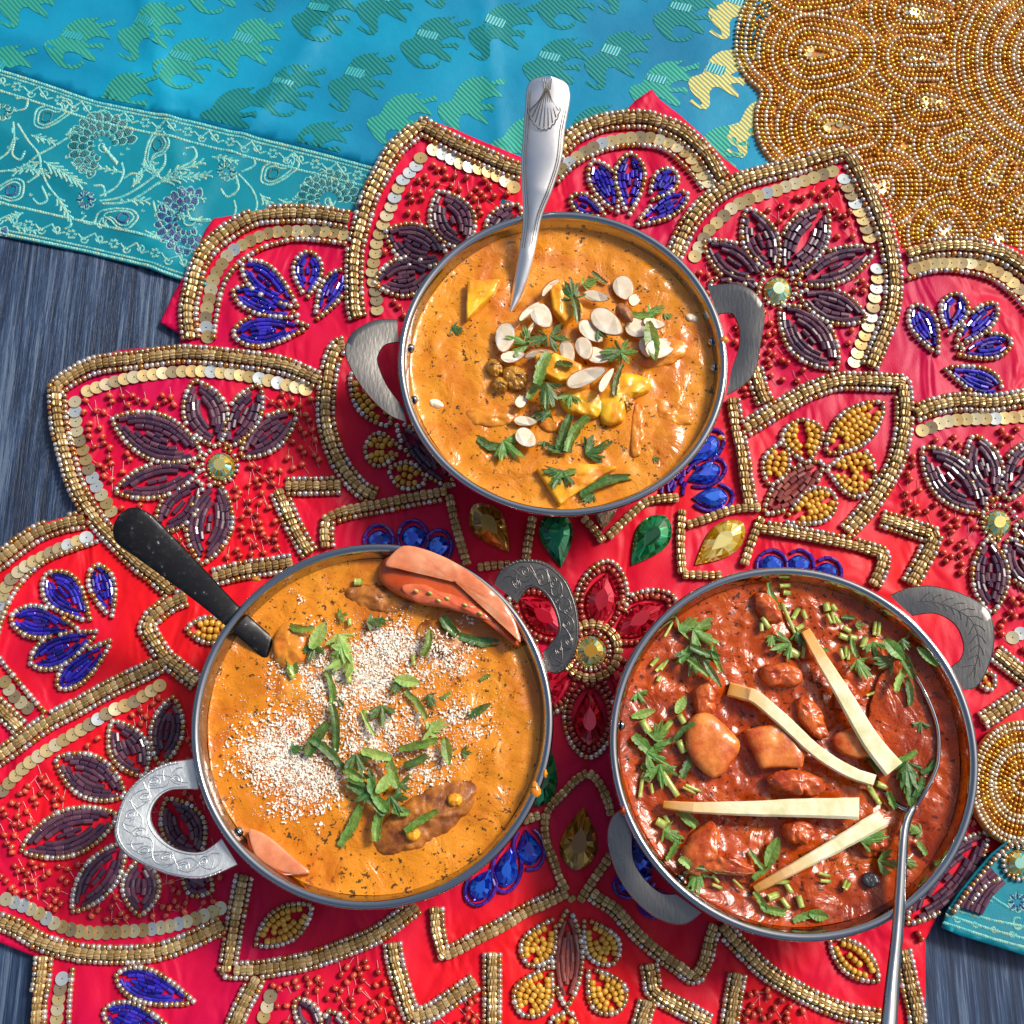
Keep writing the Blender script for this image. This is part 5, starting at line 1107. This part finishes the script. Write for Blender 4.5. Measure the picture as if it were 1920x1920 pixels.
C2 = [((566,1176),'strip',46,18,5,'leaf',.004),((598,1192),'spear',56,26,-60,'leaf_light',.004),((586,1222),'lobe',40,30,100,'leaf_dark',.003),((641,1210),'lobe',66,40,70,'leaf_light',.005),((640,1240),'lobe',60,44,150,'leaf_light',.005),((548,1248),'strip',34,24,70,'leaf',.002),((617,1292),'strip',64,16,80,'leaf',.002),((625,1368),'strip',92,18,85,'leaf_dark',.002),((596,1386),'strip',72,26,-60,'leaf_dark',.003),((614,1414),'strip',84,20,42,'leaf_dark',.003),((554,1404),'lobe',26,22,0,'leaf_dark',.002),((704,1166),'lobe',44,26,0,'leaf_dark',.004),((641,1154),'lobe',22,18,-20,'leaf',.002),
 ((843,1174),'strip',46,22,50,'leaf_dark',.004),((898,1198),'strip',76,22,10,'leaf_dark',.001),((799,1206),'strip',50,16,-75,'leaf',.006),((764,1277),'spear',48,22,10,'leaf_light',.003),((744,1286),'lobe',34,24,120,'leaf_dark',.003),((780,1322),'strip',66,16,52,'leaf',.003),((716,1340),'lobe',50,30,85,'leaf_dark',.004),((690,1356),'strip',52,8,60,'leaf_light',.003),((807,1312),'lobe',30,24,60,'leaf_dark',.002),((835,1304),'strip',22,10,-30,'leaf',.001),((910,1271),'strip',22,8,-30,'leaf',.001),((898,1332),'spear',52,14,-30,'leaf_dark',.001),((816,1364),'lobe',44,32,-30,'leaf_light',.004),((784,1396),'strip',74,18,-12,'leaf',.004),((838,1408),'spear',52,20,80,'leaf',.004),
 ((780,1427),'strip',46,18,-25,'leaf_dark',.003),((800,1380),'strip',46,10,-60,'leaf_light',.005),((874,1411),'lobe',20,16,0,'leaf_dark',.001),((672,1430),'lobe',48,34,70,'leaf_dark',.005),((706,1414),'strip',58,22,15,'leaf_light',.006),((736,1446),'strip',64,22,70,'leaf',.006),((682,1474),'lobe',62,40,200,'leaf_dark',.005),((722,1468),'spear',48,20,-50,'leaf_light',.007),((710,1490),'strip',70,22,60,'leaf',.006),((686,1498),'strip',92,20,38,'leaf_dark',.005),((740,1508),'lobe',48,36,60,'leaf_dark',.005),((752,1522),'strip',34,18,10,'leaf',.005),((712,1546),'strip',62,22,100,'leaf',.005),((657,1548),'strip',84,22,-62,'leaf',.002),((790,1540),'strip',70,18,-32,'leaf',.006),((664,1452),'strip',44,20,30,'leaf',.005),((638,1318),'strip',20,8,60,'leaf_dark',.001),((756,1475),'lobe',26,30,30,'leaf_dark',.005)]
for (c, k_, ln, wd, dg, m_, dz) in C2: leaf(1, c, k_, ln, wd, dg, m_, dz)
C3 = [((1288,1174),'lobe',48,34,-30,'leaf',.003),((1318,1192),'lobe',58,46,30,'leaf',.003),((1300,1240),'lobe',54,46,100,'leaf_dark',.004),((1322,1222),'strip',58,18,20,'leaf_dark',.006),((1345,1234),'strip',52,14,75,'leaf',.005),((1336,1264),'spear',58,12,60,'leaf_dark',.005),((1288,1228),'strip',40,18,130,'leaf',.005),((1310,1252),'strip',50,12,40,'leaf',.006),((1452,1118),'strip',56,14,70,'leaf',.003),((1468,1212),'lobe',44,36,160,'leaf',.003),((1500,1196),'lobe',34,28,60,'leaf_dark',.003),((1446,1200),'lobe',26,22,100,'leaf',.002),((1200,1306),'lobe',28,22,60,'leaf',.001),((1206,1338),'spear',46,16,-15,'leaf_light',.002),((1276,1322),'spear',36,18,-60,'leaf_light',.003),
 ((1236,1374),'lobe',44,40,-60,'leaf',.004),((1210,1400),'strip',60,26,45,'leaf',.003),((1230,1420),'lobe',52,36,30,'leaf',.003),((1284,1372),'strip',50,12,-40,'leaf_dark',.006),((1248,1392),'strip',44,12,-20,'leaf',.004),((1286,1440),'strip',44,18,-65,'leaf_dark',.003),((1240,1452),'lobe',50,38,80,'leaf',.003),((1216,1442),'strip',30,14,30,'leaf',.002),((1288,1534),'strip',46,22,40,'leaf',.003),((1258,1565),'lobe',44,32,30,'leaf',.003),((1262,1590),'strip',50,14,120,'leaf',.002),((1306,1650),'lobe',46,40,100,'leaf',.003),((1340,1630),'strip',76,12,8,'leaf_dark',.005),((1284,1618),'strip',26,18,40,'leaf_light',.005),((1448,1598),'spear',58,24,-65,'leaf',.004),((1418,1612),'strip',40,12,55,'leaf',.003),((1428,1636),'strip',40,14,-35,'leaf',.003),
 ((1424,1690),'strip',40,14,60,'leaf',.002),((1450,1704),'strip',48,20,15,'leaf',.002),((1508,1718),'strip',46,16,-20,'leaf',.002),((1535,1716),'spear',36,20,10,'leaf',.002),((1634,1572),'lobe',58,34,-15,'leaf',.004),((1664,1618),'lobe',48,32,15,'leaf',.004),((1706,1618),'lobe',28,22,20,'leaf',.002),((1716,1556),'lobe',36,26,200,'leaf',.002),((1728,1590),'strip',30,14,60,'leaf',.002),((1694,1240),'strip',70,22,65,'leaf_dark',.008),((1660,1240),'lobe',44,36,180,'leaf_dark',.006),((1690,1272),'strip',56,16,120,'leaf_light',.008),((1702,1296),'strip',52,16,85,'leaf_dark',.005),((1676,1218),'spear',50,24,50,'leaf',.009),((1738,1232),'spear',50,14,50,'leaf',.004),
 ((1616,1252),'lobe',46,34,60,'leaf',.004),((1640,1216),'lobe',36,28,80,'leaf',.004),((1602,1216),'strip',34,12,80,'leaf',.003),((1726,1362),'lobe',24,20,100,'leaf_dark',.004),((1702,1452),'lobe',60,52,90,'leaf_dark',.007),((1702,1478),'strip',60,30,85,'leaf_dark',.006),((1700,1418),'strip',44,14,-28,'leaf',.006),((1740,1438),'strip',36,12,-40,'leaf_dark',.006),((1722,1476),'strip',40,16,-60,'leaf_dark',.006),((1636,1432),'strip',36,20,60,'leaf_dark',.005),((1672,1500),'strip',34,14,70,'leaf',.004),((1544,1220),'strip',20,10,-10,'leaf',.006),((1612,1172),'lobe',22,12,0,'leaf',.002),((1590,1158),'strip',26,10,5,'leaf_dark',.002),((1696,1206),'lobe',26,22,60,'leaf_dark',.004)]
for (c, k_, ln, wd, dg, m_, dz) in C3: leaf(2, c, k_, ln, wd, dg, m_, dz)
def stem(i, c, ln, wd, deg, dz=.002, curved=False):
    s = SC(c[0], c[1], ZS); z = zat(i, *c)+dz; seg = 8; v = []; f = []; n = 5
    for k in range(n):
        x = (k/(n-1)-.5)*ln*s; y = (curved*8*s*((k/(n-1)-.5)**2) if curved else 0)
        for q in range(seg):
            a = 2*math.pi*q/seg; v.append((x, y+wd/2*s*math.cos(a), wd/2*s*.8*math.sin(a)))
    for k in range(n-1):
        for q in range(seg): f.append((k*seg+q, k*seg+(q+1) % seg, (k+1)*seg+(q+1) % seg, (k+1)*seg+q))
    f += [tuple(range(seg)), tuple((n-1)*seg+q for q in range(seg))[::-1]]
    o = link('chopped_coriander', mesh('chopped_coriander', v, f), 'stem'); o.location = P(c[0], c[1], z); o.rotation_euler = (0, random.uniform(-.15, .15), -math.radians(deg)); ITEMS.append([i, c, 'stem', ln, 'stem', o, None])
STEMS = [((1472,1098),20,8,-5),((1476,1112),14,10,10),((1436,1168),24,10,60),((1428,1176),16,8,90),((1492,1150),24,10,-60),((1508,1152),18,9,70),((1500,1176),18,10,-30),((1550,1138),16,14,80),((1564,1140),14,10,60),((1555,1160),20,7,70),((1570,1162),20,8,60),((1562,1158),22,6,75),((1588,1180),16,10,30),((1582,1194),18,12,20),((1600,1196),14,12,10),((1620,1204),22,12,-70),((1640,1178),26,7,-80),((1648,1180),26,7,-80),((1592,1226),24,6,-75),((1578,1226),20,8,80),((1586,1222),22,6,88),
 ((1482,1168),80,8,68),((1488,1224),22,16,30),((1506,1222),24,7,-80),((1228,1240),22,8,-50),((1238,1250),24,7,-45),((1246,1246),24,6,-55),((1236,1272),14,8,-60),((1254,1180),34,5,-60),((1210,1362),26,14,60),((1278,1348),18,12,60),((1252,1360),24,12,-50),((1278,1400),24,14,65),((1256,1470),52,12,58),((1300,1478),32,6,22),((1292,1482),26,5,28),((1212,1458),20,14,30),((1202,1478),34,7,-80),((1222,1478),18,6,80),((1240,1544),20,16,30),((1250,1536),16,8,60),((1342,1648),18,6,50),((1345,1662),20,6,20),((1384,1658),26,5,45),
 ((1450,1680),22,14,-20),((1466,1654),28,8,0),((1478,1664),24,10,60),((1472,1694),22,10,55),((1500,1690),22,12,75),((1546,1640),22,6,15),((1548,1652),20,7,5),((1590,1660),18,7,-60),((1584,1656),18,6,-70),((1640,1492),36,10,62),((1656,1474),26,12,20),((1634,1486),28,8,60),((1670,1342),24,6,80),((1662,1340),22,5,85),((1736,1446),26,8,-50),((1748,1452),24,6,-50),((1700,1556),20,8,-30),((1636,1300),24,5,-20),((628,1232),18,14,50),((653,1270),20,12,80),((775,1237),20,8,80),((545,1262),22,12,60),((672,1091),15,14,0),((685,1340),20,8,80),((655,1166),14,8,80),((640,1230),16,8,80)]
for (c, ln, wd, dg) in STEMS: stem(1 if c[0] < 1000 else 2, c, ln, wd, dg)
# labels: what each leaf or stem lies beside
LMK = [[('spoon tip',(960,590)),('upper left paneer wedge',(905,560)),('largest white almond',(1139,606)),('brown almond half',(1171,590)),('largest raisin',(965,709)),('long central almond slice',(1100,706)),('rounded yellow paneer',(1170,742)),('lowest almond slice',(987,823)),('bottom paneer triangle',(1080,900)),('broken almond slice',(1240,652)),('coated paneer strip',(925,782))],
       [('dark spoon end',(510,1215)),('upper tomato wedge',(850,1110)),('flat kofta',(712,1124)),('nut covered kofta',(826,1196)),('large lower kofta',(798,1532)),('lower tomato slice',(520,1600)),('right hand wall',(980,1380)),('bowl centre',(697,1362)),('left nut heap',(530,1440)),('upper nut heap',(720,1240))],
       [('curved ginger stick',(1500,1380)),('straight ginger stick',(1590,1310)),('level ginger stick',(1430,1515)),('lowest ginger stick',(1540,1600)),('large potato chunk',(1330,1396)),('square potato chunk',(1450,1396)),('spoon handle',(1690,1620)),('spoon edge',(1755,1400)),('spoon top',(1698,1238)),('lower left chicken piece',(1330,1600)),('bottom wall',(1480,1740)),('left wall',(1175,1400)),('top wall',(1480,1085))]]
def direc(c, l): 
    dx, dy = c[0]-l[0], c[1]-l[1]
    if abs(dx) > 2.2*abs(dy): return 'right of' if dx > 0 else 'left of'
    if abs(dy) > 2.2*abs(dx): return 'below' if dy > 0 else 'above'
    return ('below' if dy > 0 else 'above')+(' and right of' if dx > 0 else ' and left of')
ADJ = {'leaf': 'green', 'leaf_dark': 'dark green', 'leaf_light': 'pale green', 'stem': 'pale'}; NOUN = {'strip': 'coriander leaf strip', 'lobe': 'lobed coriander leaf', 'spear': 'pointed coriander leaf', 'stem': 'coriander stalk bit'}
bykey = {}
for it in ITEMS:
    i, c, kind, ln, m_, o, _ = it; l = min(LMK[i], key=lambda q: math.hypot(c[0]-q[1][0], c[1]-q[1][1]))
    key = (('' if kind == 'stem' else ('small ' if ln < 34 else 'long ' if ln > 68 else ''))+ADJ[m_]+' '+NOUN[kind], direc(c, l[1]), l[0], i); bykey.setdefault(key, []).append((math.hypot(c[0]-l[1][0], c[1]-l[1][1]), it))
ORD = ['nearest', 'second nearest', 'third nearest', 'fourth nearest', 'fifth nearest', 'sixth nearest', 'seventh nearest', 'eighth nearest', 'ninth nearest']
for (nn, dr, lm, i), ls in bykey.items():
    ls.sort(key=lambda q: q[0])
    for k, (_, it) in enumerate(ls):
        lab = f"{nn} {dr} the {lm}" if len(ls) == 1 else f"{nn} {dr} the {lm}, {ORD[k]}"
        tag(it[5], lab+('' if len(lab.split()) > 13 else f", {NAMES[i]} bowl"), 'coriander', ('coriander stems' if it[2] == 'stem' else 'coriander leaves')+f' in the {NAMES[i]} bowl')
# ---- grated nuts and dark flecks
T['crumb'] = (np.array([(-1, -.6, -.4), (1, -.5, -.5), (.8, .7, -.4), (-.7, .8, -.5), (-.6, -.4, .5), (.7, -.3, .6), (.5, .5, .5), (-.5, .4, .6)]), [(0, 3, 2, 1), (4, 5, 6, 7), (0, 1, 5, 4), (1, 2, 6, 5), (2, 3, 7, 6), (3, 0, 4, 7)])
def scatter(name, i, cl, mat, size, lab, cat, dz=.0006):
    Ms = []; rn = []
    for (cx_, cy_, sx, sy, n) in cl:
        for _ in range(n):
            if name in ('grated_nuts', 'nut_powder'):
                if _ % 9 == 0: cu, cv = random.gauss(cx_, sx*.9), random.gauss(cy_, sy*.9)
                u, v = random.gauss(cu, 7), random.gauss(cv, 7)
            else: u, v = random.gauss(cx_, sx), random.gauss(cy_, sy)
            b_ = BOWLS[i]
            if ((u-b_['u'])/(b_['a']-32))**2+((v-b_['v']-4)/(b_['b']-34))**2 > 1: continue
            s = SC(u, v, ZS)*random.uniform(*size); z = zat(i, u, v)+random.uniform(0, dz)
            for kp in KOF:
                if i == 1 and math.hypot(u-kp[0], v-kp[1]) < kp[2]: z += kp[3]
            p = P(u, v, z); M = Matrix.Translation(p) @ Matrix.Rotation(random.uniform(0, 6.28), 4, 'Z') @ Matrix.Rotation(random.uniform(-.6, .6), 4, 'X') @ Matrix.Diagonal((s*random.uniform(.7, 1.3), s*random.uniform(.5, 1), s*random.uniform(.3, .8), 1)); Ms.append(np.array(M)[:3]); rn.append(random.random())
    o = merged(name, 'crumb', Ms, rn, mat, None, False); tag(o, lab, cat, kind='stuff')
KOF = [(826, 1196, 34, .0035)]
scatter('grated_nuts', 1, [(520,1405,36,28,714),(575,1455,38,30,646),(540,1380,60,50,442),(735,1215,38,30,714),(690,1265,42,30,714),(585,1270,36,30,340),(705,1375,48,30,561),(820,1240,44,34,340),(865,1360,40,26,255),(795,1445,34,22,204),(620,1240,50,40,340),(690,1320,110,80,374),(560,1480,50,30,221)], 'flake', (1.1, 3.7), 'white grated nut crumbs sprinkled over the golden curry in the left bowl', 'crumbs', .0012)
scatter('nut_powder', 1, [(520,1405,36,28,1570),(575,1455,38,30,1421),(540,1380,60,50,972),(735,1215,38,30,1570),(690,1265,42,30,1570),(585,1270,36,30,748),(705,1375,48,30,1234),(820,1240,44,34,748),(865,1360,40,26,561),(795,1445,34,22,448),(620,1240,50,40,748),(690,1320,110,80,822),(560,1480,50,30,486)], 'flake', (.5, 1.5), 'fine white nut powder between the larger crumbs on the golden curry in the left bowl', 'crumbs', .0012)
for i, n in ((0, 260), (1, 340), (2, 360)):
    b_ = BOWLS[i]; scatter('herb_flecks', i, [(b_['u'], b_['v'], 150, 150, n)], 'fleck', (.8, 2.7), f"tiny dark herb flecks all over the sauce of the {NAMES[i]} bowl", 'herb flecks', .0002)

# ================================================================== spoons
def lofted(name, left, right, zs, th, mat, root=None, crown=.0006, lanes=7, edge=None):
    A, B = cr(left, 6), cr(right, 6); n = max(len(A), len(B))
    def rs(pl):
        d = np.concatenate([[0], np.cumsum(np.hypot(*np.diff(pl, axis=0).T))]); q = np.linspace(0, d[-1], n); return np.stack([np.interp(q, d, pl[:, 0]), np.interp(q, d, pl[:, 1])], 1)
    A, B = rs(A), rs(B); v = []; f = []
    prof = [(0, -th*.7), (.0, -th*.2), (.06, 0)]+[(s, crown*math.sin(math.pi*s)) for s in np.linspace(.15, .85, lanes)]+[(.94, 0), (1, -th*.2), (1, -th*.7), (.8, -th), (.2, -th)]; m_ = len(prof)
    for i in range(n):
        s = i/(n-1); z = float(np.interp(s, np.linspace(0, 1, len(zs)), zs))
        for (q, dz) in prof: w = A[i]+(B[i]-A[i])*q; v.append(P(w[0], w[1], z+dz))
    for i in range(n-1):
        for k in range(m_): f.append((i*m_+k, i*m_+(k+1) % m_, (i+1)*m_+(k+1) % m_, (i+1)*m_+k))
    f += [tuple(range(m_)), tuple((n-1)*m_+k for k in range(m_))[::-1]]
    me = mesh(name, v, f); bm = bmesh.new(); bm.from_mesh(me); bmesh.ops.recalc_face_normals(bm, faces=bm.faces); bm.to_mesh(me); bm.free()
    o = link(name, me, mat)
    if root: child(o, root)
    return o, A, B
sp = empty('serving_spoon', 'silver spoon with shell ornament standing in the top bowl', 'spoon', P(958, 585, ZS))
Lp = [(1032,143),(1008,145),(993,154),(987,170),(985,191),(981,246),(977,304),(979,355),(981,410),(974,465),(965,519),(952,586)]
Rp = [(1032,143),(1050,148),(1064,158),(1069,178),(1067,200),(1059,246),(1053,300),(1036,355),(1017,403),(1006,457),(996,501),(978,556),(958,592)]
zs = [.079, .078, .076, .073, .070, .067, .064, .060, .056, .0535, .050, .0465, .044]
lofted('handle', Lp, Rp, zs, .0022, 'silver', sp, crown=.0010)
def spz(v): return float(np.interp(v, [143, 246, 355, 410, 519, 590], [.0790, .0725, .0645, .0590, .0515, .044]))+.0012
SH = []
for k in range(9):
    a = math.radians(-66+k*16.5); tipx, tipy = 1022+34*math.sin(a), 172+ (66*math.cos(a) if abs(a) < 1.3 else 20)
    tipy = 190+48*math.cos(a*1.05); pts = cr([(1026+4*math.sin(a), 166), (1023+12*math.sin(a)*1.1, 188), (1020+30*math.sin(a), tipy)], 6); SH.append([P(u, v, spz(v)) for u, v in pts])
sc_ = []
for k in range(10):
    for j in range(5):
        a = math.radians(-72+(k+j/4)*14.6); rr = 1+.07*math.sin(math.pi*j/4); sc_.append((1020+31*math.sin(a)*rr, 190+51*math.cos(a*1.05)*rr))
SH.append([P(u, v, spz(v)) for u, v in sc_])
for k in range(5): SH.append([P(u, v, spz(v)) for u, v in cr([(1018+4*k, 148), (1020+3.2*k, 160), (1021+2.6*k, 168)], 4)])
child(tubes('shell_ornament', SH, .00024, 'groove', None), sp)
BD = [[P(u+(5 if sg else -5), v, spz(v)-.0005) for u, v in cr(q[3:10], 6)] for sg, q in ((1, Lp), (0, Rp))]; BD += [[P(u+(9 if sg else -9), v, spz(v)-.0004) for u, v in cr(q[3:10], 6)] for sg, q in ((1, Lp), (0, Rp))]
child(tubes('edge_lines', BD, .00018, 'groove', None), sp)
d2 = empty('dark_spoon', 'scratched metal spoon, dark reflection painted on, rounded handle resting on the left bowl rim', 'spoon', P(440, 1160, ZR))
lofted('handle', [(222,966),(213,985),(212,1000),(219,1018),(255,1045),(310,1085),(383,1140),(456,1202),(500,1240)], [(222,966),(240,953),(256,952),(270,957),(292,972),(365,1048),(437,1125),(474,1161),(514,1196)], [.080, .0785, .0755, .0705, .0645, .0580, .0520, .0475, .0450], .0016, 'dark_reflection_steel', d2, .0004)
s3 = empty('steel_spoon', 'polished steel spoon sunk in the red curry with handle over the lower rim', 'spoon', P(1700, 1500, ZS))
lofted('handle', [(1706,1508),(1690,1540),(1683,1590),(1677,1673),(1671,1750),(1661,1830),(1648,1940)], [(1722,1512),(1708,1545),(1703,1592),(1699,1673),(1694,1752),(1688,1830),(1682,1940)], [.0505, .0530, .0545, .0560, .0585, .0620, .0680], .0028, 'rim_steel', s3, .0014)
rim3 = cr([(1694,1236),(1730,1290),(1755,1350),(1761,1400),(1753,1450),(1716,1511),(1690,1514),(1655,1480),(1632,1420),(1628,1340),(1645,1270),(1670,1238)], 6, True)[:-1]
v = []; f = []; n = len(rim3); cc = rim3.mean(0)
for (s, dz) in ((1.028, -.0002), (1.012, .0005), (.985, .0002), (.93, -.0020), (.8, -.0060), (.5, -.010), (.1, -.0115)):
    for q in rim3:
        w = cc+(q-cc)*s; ed = min(1, max(0, (q[0]-1655)/80)); z = ZS-.0025+.0085*ed; v.append(P(w[0], w[1], z+dz if s > .9 else (z*(s)+(ZS+.001)*(1-s))+dz))
for a_ in range(6):
    for k in range(n): f.append((a_*n+k, a_*n+(k+1) % n, (a_+1)*n+(k+1) % n, (a_+1)*n+k))
me = mesh('spoon_bowl', v, f); o = link('spoon_bowl', me, 'rim_steel'); md = o.modifiers.new('thickness', 'SOLIDIFY'); md.thickness = .0007; md.offset = 0; child(o, s3)
o = pillow('curry_in_spoon', [tuple(cc+(q-cc)*.955) for q in rim3[::4]], 2, 'sauce_red', .0006, 3, .0003, 200, 0, True, z=ZS+.0022, tiltv=(.12, 0)); tag(o, 'spoonful of dark red curry held in the steel spoon', 'curry')
